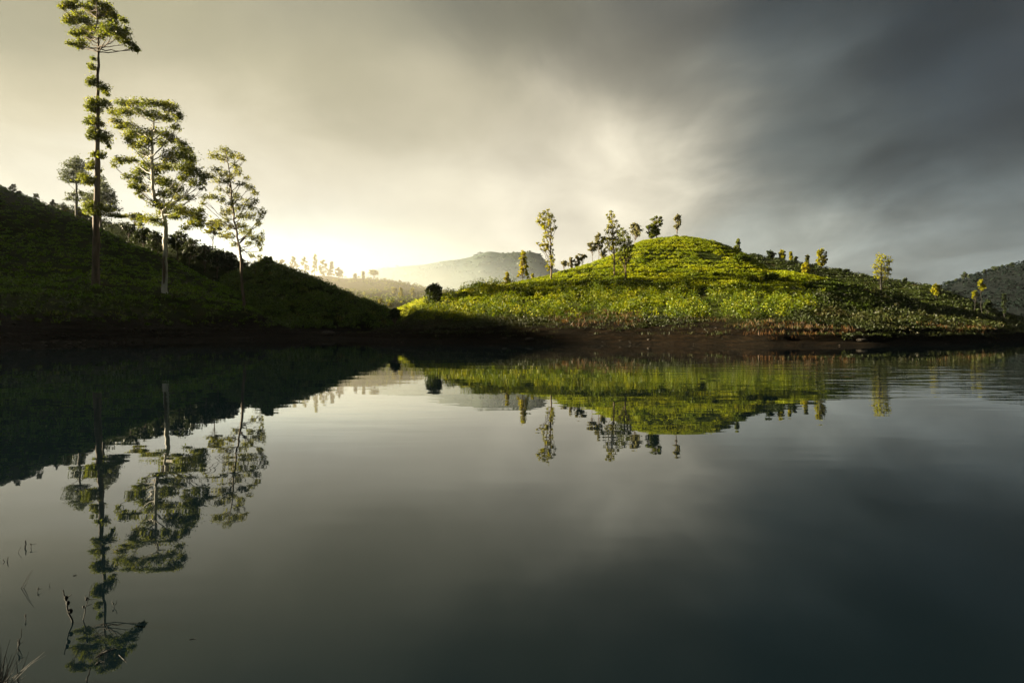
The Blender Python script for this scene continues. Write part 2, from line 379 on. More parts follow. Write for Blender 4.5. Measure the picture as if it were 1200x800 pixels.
R2 = Layer('hill', np.arange(780, 1700.1, 4.0), [
    [(780, 360, 140), (1000, 365, 130), (1200, 386, 120), (1700, 388, 150)],
    [(780, 330, 155), (900, 325, 155), (1050, 347, 140), (1140, 365, 130), (1200, 381, 128), (1700, 388, 160)],
    [(780, 305, 175), (860, 300, 175), (885, 300, 174), (910, 304, 172), (930, 308, 170), (972, 317, 165), (1008, 323, 160), (1050, 331, 154), (1080, 335, 150), (1101, 340, 147), (1140, 353, 142), (1170, 364, 138), (1200, 374, 136), (1260, 386, 140), (1700, 389, 170)],
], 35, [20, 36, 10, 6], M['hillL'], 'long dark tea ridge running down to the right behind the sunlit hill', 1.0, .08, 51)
F1 = Layer('hill', np.arange(380, 760.1, 4.0), [
    [(380, 392, 190), (760, 388, 190)],
    [(380, 388, 250), (430, 376, 250), (454, 366, 250), (475, 358, 250), (490, 351, 252), (510, 347, 255), (532, 344, 258), (560, 339, 262), (640, 332, 270), (760, 330, 280)],
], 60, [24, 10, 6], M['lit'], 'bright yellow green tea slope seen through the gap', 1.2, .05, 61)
F2 = Layer('hill', np.arange(120, 800.1, 4.0), [
    [(120, 380, 300), (800, 380, 300)],
    [(120, 350, 400), (430, 348, 400), (800, 356, 400)],
    [(120, 318, 470), (300, 323, 470), (359, 323, 470), (387, 325, 470), (407, 327, 470), (422, 326, 470), (445, 328, 470), (472, 331, 470), (500, 338, 460), (540, 345, 450), (620, 350, 450), (800, 356, 440)],
], 90, [20, 24, 10, 6], M['far'], 'hazy golden hill in the valley behind the channel', 4, .02, 71)
MT = Layer('mountain', np.arange(-240, 1440.1, 6.0), [
    [(-600, 384, 900), (1700, 384, 900)],
    [(-600, 350, 1250), (300, 350, 1250), (560, 335, 1250), (800, 360, 1250), (1700, 372, 1250)],
    [(-600, 300, 1500), (200, 318, 1500), (330, 330, 1500), (400, 334, 1500), (422, 326, 1500), (448, 316, 1500), (465, 311.5, 1500), (496, 311, 1500), (518, 308.5, 1500), (535, 307.5, 1500), (562, 297.5, 1500), (572, 293, 1500), (590, 294, 1500), (610, 292, 1500), (627, 293, 1500), (635, 299, 1500), (645, 312, 1500), (655, 319, 1500), (690, 332, 1500), (740, 345, 1500), (900, 358, 1500), (1700, 362, 1500)],
], 220, [24, 30, 10, 6], M['mount'], 'flat topped mountain fading into haze in the far centre', 13, .007, 81, ysm=4)
FR = Layer('hill', np.arange(900, 2400.1, 6.0), [
    [(900, 388, 240), (1200, 388, 240), (2400, 386, 240)],
    [(900, 376, 330), (1100, 366, 330), (1200, 350, 330), (2400, 330, 330)],
    [(900, 372, 420), (1000, 364, 420), (1060, 350, 420), (1101, 338, 420), (1128, 329, 420), (1155, 322, 420), (1185, 314, 420), (1200, 310, 420), (1300, 285, 420), (1600, 250, 420), (2400, 240, 420)],
], 100, [20, 30, 10, 6], M['forest'], 'dark blue grey hill rising beyond the right end of the lake', 3, .03, 91)

# ground sheet under and beyond the lake, then the water
gx = np.linspace(-2600, 2600, 77); gy = np.linspace(-60, 2180, 60)
GX, GY = np.meshgrid(gx, gy)
GZ = np.where(GY > 190, .6, -2.6) + .3 * fbm(GX * .02, GY * .02, 5)
i = np.arange(59)[:, None] * 77; j = np.arange(76)[None]
q = np.stack([i + j, i + j + 1, i + 78 + j, i + 77 + j], -1).reshape(-1, 4)
tag(link('ground', mesh_np('ground', np.stack([GX, GY, GZ], -1).reshape(-1, 3), q, M['bed'], True)), 'low valley ground beneath and beyond the lake', kind='structure')
wv = [(-420, -50, 0), (420, -50, 0), (420, 168, 0), (-420, 168, 0)]
tag(link('water', mesh_np('water', wv, [(0, 1, 2, 3)], water_mat())), 'calm dark lake water mirroring hills and sky', kind='structure')

# ------------------------------------------------------------------ ground cover
def bush_template(nl, w, h, leaf, sprig=False):
    """unit bush: leaf positions over a dome"""
    u = rng.random(nl); ph = rng.uniform(0, 2 * math.pi, nl)
    ct = u ** .7; st = np.sqrt(1 - ct ** 2 * .98)
    r = rng.uniform(.75, 1.05, nl)
    out = np.stack([st * np.cos(ph), st * np.sin(ph), ct], 1)
    p = out * r[:, None] * np.array([w / 2, w / 2, h])
    if sprig: p[:, 2] *= rng.uniform(.6, 1.35, nl)
    return p, out

def cover(name, P, label, mat, nl, w, h, leaf, aspect=.5, var=.35, up=.3, sprig=False, outw=1.2):
    Q = Quads(); n = len(P); T = 6
    which = rng.integers(0, T, n); sc = rng.uniform(1 - var, 1 + var, n)
    for t in range(T):
        p, out = bush_template(nl, w, h, leaf, sprig)
        k = np.where(which == t)[0]
        if not len(k): continue
        an = rng.uniform(0, 6.28, len(k)); c, s_ = np.cos(an), np.sin(an)
        X = p[None, :, 0] * c[:, None] - p[None, :, 1] * s_[:, None]; Y = p[None, :, 0] * s_[:, None] + p[None, :, 1] * c[:, None]
        OX = out[None, :, 0] * c[:, None] - out[None, :, 1] * s_[:, None]; OY = out[None, :, 0] * s_[:, None] + out[None, :, 1] * c[:, None]
        V = np.stack([X, Y, np.broadcast_to(p[None, :, 2], X.shape)], -1) * sc[k][:, None, None] + P[k][:, None]
        O = np.stack([OX, OY, np.broadcast_to(out[None, :, 2], X.shape)], -1)
        Q.leaves(V.reshape(-1, 3), leaf, leaf * aspect, up, O.reshape(-1, 3), outw)
    o = Q.build(name, mat)
    return tag(o, label, kind='stuff')

def rows_keep(dz, duty, seed, wob=.5):
    def k(P):
        ph = (P[:, 2] + wob * fbm(P[:, 0] * .05, P[:, 1] * .05, seed, 2)) / dz
        return (ph - np.floor(ph)) < duty
    return k

# sunlit hill: terraced tea above, rank shrubs below
def slope_y(P): return pyat(P[:, 2], P[:, 1])
def keepT(P, px):
    k = rows_keep(.92, .70, 5, .3)(P)
    top = 350 + 10 * fbm(P[:, 0] * .12, P[:, 1] * .12, 8, 3) * 2
    path = np.abs(fbm(P[:, 0] * .03, P[:, 1] * .03, 77, 2)) > .018
    return k & path & (P[:, 2] > 3.2) & (slope_y(P) < top + np.where(px > 940, 22, 0)) & (px > 470)
P = R1.scatter(62000, keepT, 30)
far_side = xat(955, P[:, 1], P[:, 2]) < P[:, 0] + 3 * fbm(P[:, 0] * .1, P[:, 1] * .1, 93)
cover('tea_bushes', P[far_side], 'tea rows coloured as in cloud shade on the right flank of the sunlit hill', M['tea_flank_shade'], 20, 1.15, .34, .14, .6, .16, 0, outw=1.6)
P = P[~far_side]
cover('tea_bushes', P, 'sunlit yellow green tea bushes in terraced rows on the rounded hill', M['tea'], 30, 1.3, .40, .105, .6, .07, 0, outw=2.2)
def keepS(P, px):
    y = slope_y(P); top = 338 + 8 * fbm(P[:, 0] * .12, P[:, 1] * .12, 18, 3) * 2 + np.where(px < 600, -30, 0)
    return (y > top) & (y < 376 - np.where(px < 560, 0, 2)) & (P[:, 2] > 1.6) & (px > 448) & (px < 955 + 60 * fbm(P[:, 0] * .2, P[:, 1] * .2, 91, 3))
P = R1.scatter(6000, keepS, 20)
cover('shrub_cover', P, 'bright leafy scrub covering the foot of the sunlit hill', M['shrub'], 110, 1.5, 1.1, .115, .5, .55, .5, True)
def keepE(P, px): return (P[:, 2] > 1.3) & (px >= 925) & (slope_y(P) > 345 + 10 * fbm(P[:, 0] * .2, P[:, 1] * .2, 92, 3))
P = R1.scatter(9000, keepE, 20)
cover('scrub_cover', P, 'green scrub coloured darker for cloud shade on the low right end of the shore', M['shrub_dull_shade'], 26, 1.2, .6, .18, .5, .5, .4)

P = R1.scatter(16000, lambda P, px: (P[:, 2] > .25 + 1.1 * np.abs(fbm(P[:, 0] * .22, P[:, 1] * .5, 71, 4))) & (P[:, 2] < 2.2) & (fbm(P[:, 0] * .16, P[:, 1] * .4, 72, 4) > .02) & (px > 440) & (px < 1300), 4, 60)
cover('bank_weeds', P, 'low dull weeds creeping down the bare bank of the sunlit hill', M['shrub_dull_shade'], 14, .7, .2, .1, .5, .5, .3)
# left hill
def keepL(P, px):
    k = rows_keep(1.25, .74, 15, .5)(P)
    lim = 4.6 + 2.5 * fbm(P[:, 0] * .06, P[:, 1] * .06, 31, 3)
    return k & (P[:, 2] > lim) & (px > -160)
P = L1.scatter(60000, keepL, 40)
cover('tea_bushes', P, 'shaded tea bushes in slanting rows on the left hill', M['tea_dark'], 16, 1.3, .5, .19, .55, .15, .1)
def keepLg(P, px): return (P[:, 2] > 1.5 + .6 * fbm(P[:, 0] * .2, P[:, 1] * .2, 3)) & (P[:, 2] < 6.5) & (px > -160)
P = L1.scatter(26000, keepLg, 20)
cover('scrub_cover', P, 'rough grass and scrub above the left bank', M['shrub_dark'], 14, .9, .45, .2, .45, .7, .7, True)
P = L3.scatter(9000, lambda P, px: (P[:, 2] > 1.4) & (px > 260), 10)
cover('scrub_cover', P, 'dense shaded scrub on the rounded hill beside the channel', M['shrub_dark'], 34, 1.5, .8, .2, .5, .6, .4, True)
P = L2.scatter(9000, lambda P, px: (px > -200), 5)
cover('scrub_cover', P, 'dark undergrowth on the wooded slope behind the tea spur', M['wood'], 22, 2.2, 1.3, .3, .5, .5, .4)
P = R2.scatter(24000, lambda P, px: rows_keep(.9, .7, 19)(P) & (px < 1330), 5)
cover('tea_bushes', P, 'tea rows with shade in their colour on the long ridge behind the sunlit hill', M['tea_ridge_shade'], 12, 1.4, .5, .22, .55, .2, .1)
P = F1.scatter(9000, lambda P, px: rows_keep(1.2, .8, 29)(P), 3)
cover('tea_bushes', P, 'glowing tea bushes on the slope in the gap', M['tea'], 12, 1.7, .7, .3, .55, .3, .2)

P = FR.scatter(9000, lambda P, px: px < 1500, 3)
cover('forest', P, 'forest canopy coloured as under cloud shadow, clothing the far right hill', M['forest_leaf_shade'], 22, 5, 2.4, .7, .6, .4, .2)
P = MT.scatter(16000, lambda P, px: fbm(P[:, 0] * .006, P[:, 1] * .006, 4) > -.1, 10)
cover('forest', P, 'pale hazy forest patches on the flanks of the mountain', M['wood'], 8, 13, 2.5, 3.0, .6, .5, 0)
P = F2.scatter(5200, lambda P, px: fbm(P[:, 0] * .02, P[:, 1] * .02, 9) > -.15, 10)
cover('scrub_cover', P, 'hazy scrub and tea on the golden hill in the valley', M['shrub'], 12, 4.2, 1.8, .7, .6, .5, .2)
def stones(P, label):
    Q = Quads(); n = len(P); nu = 6
    r = rng.uniform(.04, .16, n) * rng.uniform(.5, 1.3, n)
    th = np.linspace(0, 2 * math.pi, nu, endpoint=False)
    prof = np.array([[.45, -.4], [1, 0], [.75, .42], [.12, .6]])
    j = rng.uniform(.7, 1.3, (n, 4, nu))
    x = prof[None, :, 0, None] * np.cos(th) * j; y = prof[None, :, 0, None] * np.sin(th) * j; z = prof[None, :, 1, None] * np.ones((n, 4, nu)) * rng.uniform(.6, 1.1, (n, 1, 1))
    v = np.stack([x, y, z], -1) * r[:, None, None, None] * np.array([1.3, 1, 1]) + P[:, None, None]
    i = np.arange(3)[:, None] * nu; jj = np.arange(nu)[None]; j2 = (jj + 1) % nu
    q = np.stack([i + jj, i + j2, i + nu + j2, i + nu + jj], -1).reshape(-1, 4)
    qq = (q[None] + np.arange(n)[:, None, None] * 4 * nu).reshape(-1, 4)
    Q.add(v.reshape(-1, 3), qq)
    return tag(Q.build('gravel', M['rock'], None, False), label, kind='stuff')
stones(R1.scatter(600, lambda P, px: (P[:, 2] > -.05) & (P[:, 2] < 1.5) & (px < 1300) & (fbm(P[:, 0] * .3, P[:, 1] * .3, 44, 3) > -.05), 2, 40), 'stones and clods on the bare bank of the sunlit hill')
stones(L1.scatter(14000, lambda P, px: (P[:, 2] > -.05) & (P[:, 2] < 1.8) & (px > -160) & (fbm(P[:, 0] * .3, P[:, 1] * .3, 45, 3) > -.05), 2, 44), 'stones and clods on the bare left bank')

# grass on the banks
def blades(P, name, label, mat, nb, L, spread):
    Q = Quads(); n = len(P)
    c = np.repeat(P, nb, 0) + rng.normal(0, spread, (n * nb, 3)) * np.array([1, 1, .1]); c[:, 2] += L * .7
    Q.leaves(c, L, L * .09, 2.2)
    return tag(Q.build(name, mat), label, kind='stuff')
def keepRust(P, px):
    y = slope_y(P); b = fbm(P[:, 0] * .15, P[:, 1] * .15, 63, 3)
    a = (px > 640) & (px < 750) & (y > 362) & (y < 380)
    c = (px > 868) & (px < 1000) & (y > 386) & (y < 402)
    d = (px > 900) & (px < 1160) & (y > 355) & (y < 392) & (b > .12)
    e = (px > 560) & (px < 1000) & (y > 376) & (y < 386) & (b > .05)
    f = (px > 470) & (px < 1100) & (y > 386) & (y < 400) & (b > .3)
    a = a & (b > -.15); c = c & (b > -.1)
    e = e & (b > .22); d = d & (b > .3)
    return (a | c | d | e) & (P[:, 2] > .35)
blades(R1.scatter(40000, keepRust, 5), 'dry_grass', 'rust brown dry grass and ferns along the bank of the sunlit hill', M['rust'], 5, .22, .22)
def keepG(P, px): return (P[:, 2] > .75 + .9 * fbm(P[:, 0] * .25, P[:, 1] * .25, 13)) & (P[:, 2] < 3.2) & (px < 1300)
blades(R1.scatter(60000, keepG, 6), 'grass', 'short green grass along the top of the right bank', M['grass'], 5, .16, .2)
blades(L1.scatter(40000, lambda P, px: (P[:, 2] > .9 + .8 * fbm(P[:, 0] * .2, P[:, 1] * .2, 14)) & (P[:, 2] < 4) & (px > -160), 8), 'grass', 'short rough grass along the left bank', M['grass'], 5, .16, .2)

# ------------------------------------------------------------------ trees
def crown_leaves(Q, c, r, n, L, asp):
    # a loose spray: many small sprigs, each a knot of leaves, thicker towards the upper outside
    ns = max(5, n // 6)
    d = rng.normal(size=(ns, 3)); d /= np.linalg.norm(d, axis=1)[:, None]
    rr = rng.random(ns) ** .45 * rng.uniform(.8, 1.25, ns)
    sp = d * rr[:, None]; sp[:, 2] = np.where(sp[:, 2] < -.3, sp[:, 2] * .6, sp[:, 2])
    k = np.repeat(np.arange(ns), 6)[:max(n, 30)]
    sr = .08 + .22 * rng.random(ns)
    p = c + (sp[k] + rng.normal(size=(len(k), 3)) * sr[k][:, None]) * r
    Q.leaves(p, L, L * asp, -.2, d[k], .5)

def hero(name, label, loc, trunk_px, clumps, bark, leaf, K=5, L=.26, asp=.42, group=None, sleeve=None, spread=1.0, twigs=1.0, limb_y=None):
    Y = loc[1]; s = Y / F
    root = thing(name, label, 'tree', tuple(loc), group)
    tp = np.array([[xat(a, Y, zat(b, Y)), Y, zat(b, Y)] for a, b, r in trunk_px]); tp[0, 2] = loc[2] - .3
    off = np.array([xat(trunk_px[0][0], Y, loc[2]) - loc[0], 0, 0]); tp -= off
    rad = np.array([r for a, b, r in trunk_px]) * s
    # gentle lean in depth
    tp[:, 1] += np.linspace(0, 1, len(tp)) ** 2 * rng.normal(0, .5)
    T = Quads()
    tt = np.linspace(0, len(tp) - 1, len(tp) * 4)
    tps = np.stack([np.interp(tt, np.arange(len(tp)), tp[:, k]) for k in range(3)], 1); rs = np.interp(tt, np.arange(len(tp)), rad)
    tps[1:-1] += rng.normal(0, .04, tps[1:-1].shape) * np.array([1, 1, 0]); rs *= rng.uniform(.92, 1.08, len(rs))
    T.tube(tps, rs, 9)
    # root flare
    T.tube([tps[0] - [0, 0, .2], tps[0] + [0, 0, .5]], [rs[0] * 1.7, rs[0] * 1.0], 9)
    Q = Quads(); width = (max(c[0] for c in clumps) - min(c[0] for c in clumps)) * s / 2
    S = Quads()
    def do(cl, Qx, dep, limbs):
        for c in cl:
            cx, cy, rx, ry = c[:4]
            z = zat(cy, Y); x = xat(cx, Y, z) - off[0]
            ti = np.argmin(abs(tps[:, 2] - z)); edge = abs(x - tps[ti, 0])
            room = math.sqrt(max(width ** 2 - edge ** 2, 0)) * .75
            y = Y + rng.uniform(-1, 1) * room * dep * spread
            z = zat(cy, y); x = xat(cx, y, z) - off[0]
            cc = np.array([x, y, z]); r = np.array([rx * s, (rx + ry) / 2 * s, ry * s])
            crown_leaves(Qx, cc, r * 1.18, int(rx * ry * K * 2.4), L, asp)
            if limbs and rng.random() < twigs:
                drop = edge * rng.uniform(.5, .9) + 1.0
                k = np.argmin(abs(tps[:, 2] - max(z - drop, zat(limb_y - rng.uniform(0, 10), Y) if limb_y else tp[0, 2] + (tp[-1, 2] - tp[0, 2]) * .25)))
                a = tps[k]; b = cc - [0, 0, ry * s * .4]
                t = np.linspace(0, 1, 8)[:, None]
                mid = a * (1 - t) + b * t; mid[:, 2] += -(t[:, 0] * (1 - t[:, 0])) * drop * .18
                mid[1:-1] += rng.normal(0, .08, (6, 3))
                r0 = min(rs[k] * .6, .035 + .012 * np.linalg.norm(b - a))
                T.tube(mid, np.linspace(r0, .015, 8), 5)
                for _ in range(3):
                    e = cc + rng.normal(0, .5, 3) * r
                    T.tube([mid[5], (mid[5] + e) / 2 + rng.normal(0, .05, 3), e], [.025, .018, .008], 4)
    do(clumps, Q, 1.0, True)
    T.build('trunk', bark, root, True, loc)
    Q.build('crown', leaf, root, False, loc)
    if sleeve:
        do(sleeve, S, .12, False)
        S.build('trunk_foliage', leaf, root, False, loc)
    return root

GA = 'tall trees on the left hill'
locA = L1.locate(112, 335); locB = L1.locate(193, 343.5); locC = L1.locate(287, 362)
hero('eucalyptus_tree', 'tallest tree, leafy sleeves on its bare trunk and a small flat crown', locA,
     [(111.5, 337, 4.4), (112, 300, 3.8), (112.5, 270, 3.5), (113, 230, 3.3), (113.5, 190, 2.7), (114, 150, 2.2), (114.3, 110, 1.8), (115, 66, 1.3), (115, 45, 1.0), (114, 22, .7), (113, 4, .4)],
     [(72, 9, 4, 3), (78, 6, 6, 4), (86, 8, 5, 3), (88, 3, 3, 3), (95, 6, 3, 3), (104, 10, 7, 5), (110, 2, 6, 3), (122, 8, 8, 5), (127, 12, 5, 5), (90, 20, 9, 6), (80, 24, 6, 6), (99, 24, 7, 4), (113, 17, 7, 6), (122, 18, 6, 4), (134, 19, 5, 4), (144, 24, 4, 4), (131, 26, 5, 4), (88, 40, 5, 4), (95, 38, 4, 4), (103, 36, 7, 5), (113, 33, 8, 5), (120, 38, 7, 5), (130, 34, 8, 6), (140, 40, 8, 7), (148, 37, 4, 4), (146, 48, 6, 4), (155, 55, 5, 4), (159, 58, 3, 4), (84, 51, 5, 3), (95, 51, 5, 5), (104, 44, 5, 4), (92, 56, 3, 3), (119, 44, 4, 3)],
     M['bark'], M['gum'], 6.6, .17, .42, GA, limb_y=66,
     sleeve=[(109, 69, 3, 3), (107, 79, 4, 4), (109, 95, 5, 5), (106, 98, 4, 5), (121, 104, 5, 6), (124, 110, 3, 4), (108, 120, 5, 5), (106, 126, 5, 6), (121, 121, 6, 6), (113, 128, 6, 6), (104, 143, 5, 5), (110, 142, 5, 5), (117, 145, 4, 4), (108, 155, 5, 5), (106, 161, 4, 4), (122, 162, 7, 7), (115, 158, 6, 6), (127, 171, 3, 3), (111, 152, 5, 4), (118, 182, 5, 4), (110, 181, 4, 3), (107, 190, 4, 4), (106, 196, 5, 4), (100, 212, 8, 5), (97, 207, 5, 3), (108, 212, 5, 5), (116, 200, 3, 4), (105, 240, 7, 4), (112, 243, 9, 6), (122, 246, 9, 4), (132, 252, 8, 3), (140, 254, 6, 2), (102, 246, 6, 4), (112, 250, 8, 4)])
hero('eucalyptus_tree', 'broad tree with pale trunk and layered flat crown, right of the tallest tree', locB,
     [(193, 345, 3.4), (193.5, 315, 2.7), (193.8, 285, 2.5), (194, 262, 2.4), (191, 248, 2.1), (183, 236, 1.9), (180, 222, 1.8), (179, 200, 1.6), (180, 178, 1.4), (179.5, 160, 1.2), (182, 146, .8), (180, 128, .5)],
     [(145, 121, 9, 4), (160, 121, 10, 4), (175, 121, 10, 4), (190, 122, 10, 4), (200, 127, 7, 6), (210, 137, 6, 6), (206, 149, 5, 4), (133, 131, 6, 5), (136, 142, 6, 4), (146, 132, 9, 6), (163, 131, 9, 5), (180, 135, 9, 5), (194, 138, 8, 6), (150, 147, 8, 5), (141, 149, 6, 4),
      (155, 158, 8, 7), (168, 156, 8, 6), (182, 155, 7, 5), (196, 158, 8, 6), (203, 165, 5, 5), (160, 170, 8, 5), (172, 166, 7, 6), (190, 168, 6, 5), (168, 180, 7, 5), (152, 165, 5, 5),
      (211, 168, 6, 5), (218, 175, 7, 6), (222, 186, 8, 7), (210, 180, 9, 7), (200, 185, 9, 7), (215, 196, 10, 6), (226, 198, 8, 6), (236, 206, 7, 5), (238, 213, 4, 4), (196, 196, 10, 5), (182, 198, 10, 5),
      (138, 190, 5, 4), (146, 188, 7, 4), (155, 187, 6, 4), (134, 194, 3, 3), (165, 200, 7, 6), (172, 192, 6, 5), (160, 208, 7, 7), (157, 217, 6, 5), (166, 220, 7, 5), (147, 207, 4, 4), (161, 226, 3, 4), (165, 231, 3, 3),
      (178, 202, 8, 5), (185, 212, 8, 6), (195, 214, 9, 6), (205, 222, 9, 7), (208, 232, 6, 5), (193, 228, 7, 5), (223, 203, 8, 6), (228, 215, 6, 5), (222, 232, 6, 4), (215, 209, 6, 5), (238, 221, 3, 3),
      (185, 240, 9, 5), (200, 242, 8, 5), (213, 247, 9, 6), (224, 251, 8, 6), (232, 254, 7, 7), (235, 247, 4, 4), (228, 262, 8, 5), (217, 267, 5, 4), (192, 250, 7, 6), (178, 257, 8, 5), (168, 257, 6, 5), (165, 263, 4, 4), (187, 262, 6, 4), (206, 254, 7, 4), (235, 263, 5, 4)],
     M['bark_white'], M['gum'], 5.4, .17, .4, GA, limb_y=256, twigs=.75)
hero('eucalyptus_tree', 'slender airy tree with see-through crown, rightmost of the three tall left trees', locC,
     [(287.5, 363, 2.0), (286, 350, 1.7), (284, 330, 1.5), (283, 305, 1.4), (281, 290, 1.3), (278, 272, 1.1), (275, 255, 1.0), (274, 240, .9), (272, 225, .9), (271, 205, .7), (269, 190, .5), (266, 177, .3)],
     [(251, 183, 6, 5), (263, 176, 7, 4), (272, 182, 6, 5), (281, 184, 5, 4), (286, 188, 3, 2), (262, 186, 5, 5), (276, 193, 5, 4), (255, 199, 6, 4), (262, 204, 6, 4), (279, 201, 5, 6), (270, 207, 5, 4), (247, 206, 6, 4), (255, 212, 6, 4), (266, 212, 7, 4), (290, 209, 4, 3), (283, 215, 5, 3), (292, 219, 6, 4), (298, 225, 4, 4), (300, 227, 3, 2), (268, 224, 5, 4), (257, 222, 4, 3), (277, 231, 6, 5), (250, 231, 6, 4), (240, 232, 6, 3), (238, 238, 4, 3), (260, 234, 5, 5), (272, 238, 5, 5), (281, 244, 6, 4), (291, 239, 6, 5), (299, 236, 4, 4), (295, 244, 5, 4), (271, 247, 6, 5), (265, 250, 5, 5), (308, 248, 4, 5), (307, 254, 3, 4), (284, 253, 5, 4), (293, 254, 9, 5), (303, 261, 4, 5), (260, 262, 6, 5), (266, 256, 4, 3), (270, 266, 6, 4), (284, 265, 6, 5), (288, 272, 6, 5), (298, 278, 6, 5), (304, 285, 4, 6), (307, 278, 3, 8), (262, 276, 6, 4), (270, 277, 6, 4), (276, 287, 5, 3), (292, 285, 6, 3), (306, 292, 2, 5), (305, 302, 2, 5), (295, 299, 3, 4)],
     M['bark'], M['gum_pale'], 4.0, .16, .4, GA, limb_y=296, twigs=.8)

GS = {'col': [], }
def shaped_clumps(px, top, bot, w, style, n, dense=False):
    """clumps of a small tree, in the outline the photograph shows"""
    h = bot - top; cl = []; n = int(n * 2.2)
    for k in range(n):
        t = (k + .5) / n                       # 0 top .. 1 bottom
        if style == 'cone': ww = w * (.18 + .82 * t)
        elif style == 'column': ww = w * (.45 + .55 * math.sin(math.pi * min(t + .15, 1)))
        elif style == 'round': ww = w * math.sqrt(max(0, 1 - (2 * t - 1) ** 2)) * .85 + w * .1
        elif style == 'flat': ww = w * (1.0 if t < .5 else .7)
        else: ww = w * (.5 + .5 * math.sin(math.pi * t))
        x = px + rng.uniform(-1, 1) * ww * .8
        r = w * (rng.uniform(.14, .36) * (1.5 if dense else 1) if style not in ('flat',) else rng.uniform(.22, .42))
        ry = min(r * (.8 if style != 'flat' else .3), h * .4)
        cl.append((x, top + ry * .7 + t * (h - ry * 1.2) + rng.normal(0, h * .03), max(r, .8), max(ry, .6)))
    cl.append((px, top + 1.0 if style != 'flat' else top + .8, max(w * .2, .7), max(min(w * .25, h * .3), .6)))
    return cl

def tree(name, label, layer, px, top, bot, w, style='round', base=None, behind=0, leaf='oak', bark='bark', n=9, K=2.3, L=None, group=None, tr=.9):
    loc = layer.locate(px, base, behind); Y = loc[1]; s = Y / F
    by = float(pyat(loc[2], Y))
    bot = min(bot, by - .3)
    L = L or max(.16, min(.34, .0021 * Y))
    cl = shaped_clumps(px, top, bot, w, style, n, K >= 6)
    wob = rng.normal(0, w * .05, 5)
    ys = np.linspace(by + .5, top + (bot - top) * .12, 5)
    tp = [(px + wob[k] * (k > 0), ys[k], .7 * tr * (1 - .8 * k / 4)) for k in range(5)]
    tk = K * (.4 if style == 'sparse' else .7) * (Y / 100) ** 2 * (.2 / L) ** 2
    return hero(name, label, loc, tp, cl, M[bark], M[leaf], min(tk, 8), L, .5, group)

# left: trees beyond the tea spur
hero('eucalyptus_tree', 'misty tree with an open crown behind the tallest trunk, on its left', L2.locate(90, 262),
     [(90.5, 262, 1.6), (90, 240, 1.4), (90, 222, 1.1), (89.5, 205, .8), (89, 188, .4)],
     [(90, 188, 7, 4), (84, 194, 8, 5), (95, 194, 8, 5), (80, 203, 7, 5), (90, 203, 8, 6), (99, 204, 6, 5), (76, 209, 5, 4), (86, 212, 8, 4), (95, 212, 6, 4), (84, 228, 5, 3), (92, 225, 5, 3), (97, 229, 5, 4), (82, 233, 5, 3), (90, 234, 5, 3)],
     M['bark_grey'], M['gum_mist'], 5.5, .3, .42)
hero('pine_tree', 'conical tree partly hidden by the tallest trunk, on its right', L2.locate(118, 278),
     [(118, 280, 1.3), (118, 255, 1.1), (118, 230, .9), (118, 206, .4)],
     [(119, 209, 3, 4), (121, 216, 5, 5), (125, 222, 5, 5), (129, 229, 6, 5), (116, 226, 6, 6), (123, 232, 7, 6), (131, 236, 6, 5), (110, 232, 6, 5), (104, 231, 5, 5), (118, 240, 8, 6), (128, 243, 8, 5), (136, 245, 6, 3), (100, 234, 4, 4), (108, 241, 7, 4)],
     M['bark'], M['gum_mist'], 5.5, .3, .42)
GR = 'saplings along the left skyline'
for px, top, w, lf, lab in [(15, 216, 4, 'gum_pale', 'thin sapling on the skyline nearest the left edge'), (22, 224, 3, 'gum_pale', 'small sapling on the left skyline, second from the picture edge'), (41, 227, 4.5, 'oak', 'bushy sapling on the left skyline, between the edge and the misty tree'), (62, 234, 3, 'gum_pale', 'leaning little sapling on the skyline left of the misty tree'), (75, 240, 4, 'oak', 'yellow green sapling under the misty tree, on its left'), (93, 244, 3.5, 'oak', 'yellow green sapling under the misty tree, on its right')]:
    tree('sapling', lab, L1, px, top, 500, w * 1.2, 'sparse', behind=1.5, leaf='pale' if lf == 'gum_pale' else 'yellow', n=6, K=1.6, L=.2, group=GR, tr=.4)
tree('acacia_tree', 'flat topped tree on the skyline left of the pale trunked tree', L2, 158, 250, 258, 13, 'flat', behind=2, leaf='gum_pale', n=12)
tree('acacia_tree', 'flat topped layered tree on the skyline left of the slender airy tree', L2, 250, 257, 275, 14, 'flat', behind=2, leaf='gum_pale', n=16)
GW = 'dark woodland trees behind the left tea spur'
for k, (px, top, bot, w, sty, base, lab) in enumerate([
    (150, 262, 274, 11, 'flat', 285, 'flat dark woodland tree left of the pale trunk, highest on the slope'),
    (168, 268, 285, 12, 'round', 300, 'dark round woodland tree just left of the pale trunk'),
    (183, 272, 296, 13, 'round', 305, 'dark woodland tree whose crown meets the pale trunk'),
    (208, 272, 292, 12, 'round', 305, 'dark woodland tree just right of the pale trunk'),
    (222, 280, 300, 12, 'flat', 318, 'flat crowned dark tree with thin trunk right of the pale trunk'),
    (240, 288, 306, 12, 'round', 320, 'dark woodland tree midway between the pale and the slender trunks'),
    (254, 292, 312, 11, 'round', 330, 'dark woodland tree with reddish trunk left of the slender airy tree'),
    (268, 296, 318, 12, 'round', 330, 'dark woodland tree touching the slender trunk on its left'),
    (284, 304, 326, 10, 'round', 335, 'dark woodland tree behind the slender trunk'),
    (297, 312, 330, 9, 'round', 342, 'lowest dark woodland tree, beside the notch in the skyline')]):
    tree('woodland_tree', lab, L2, px, top, bot, w, sty, base=base, leaf='wood', bark='bark', n=14, K=3.5, group=GW)
tree('sapling', 'tiny sapling on top of the rounded scrub hill', L3, 317, 301, 500, 2.2, 'sparse', leaf='gum_pale', n=5, tr=.4)
GL = 'bushes on the rounded scrub hill'
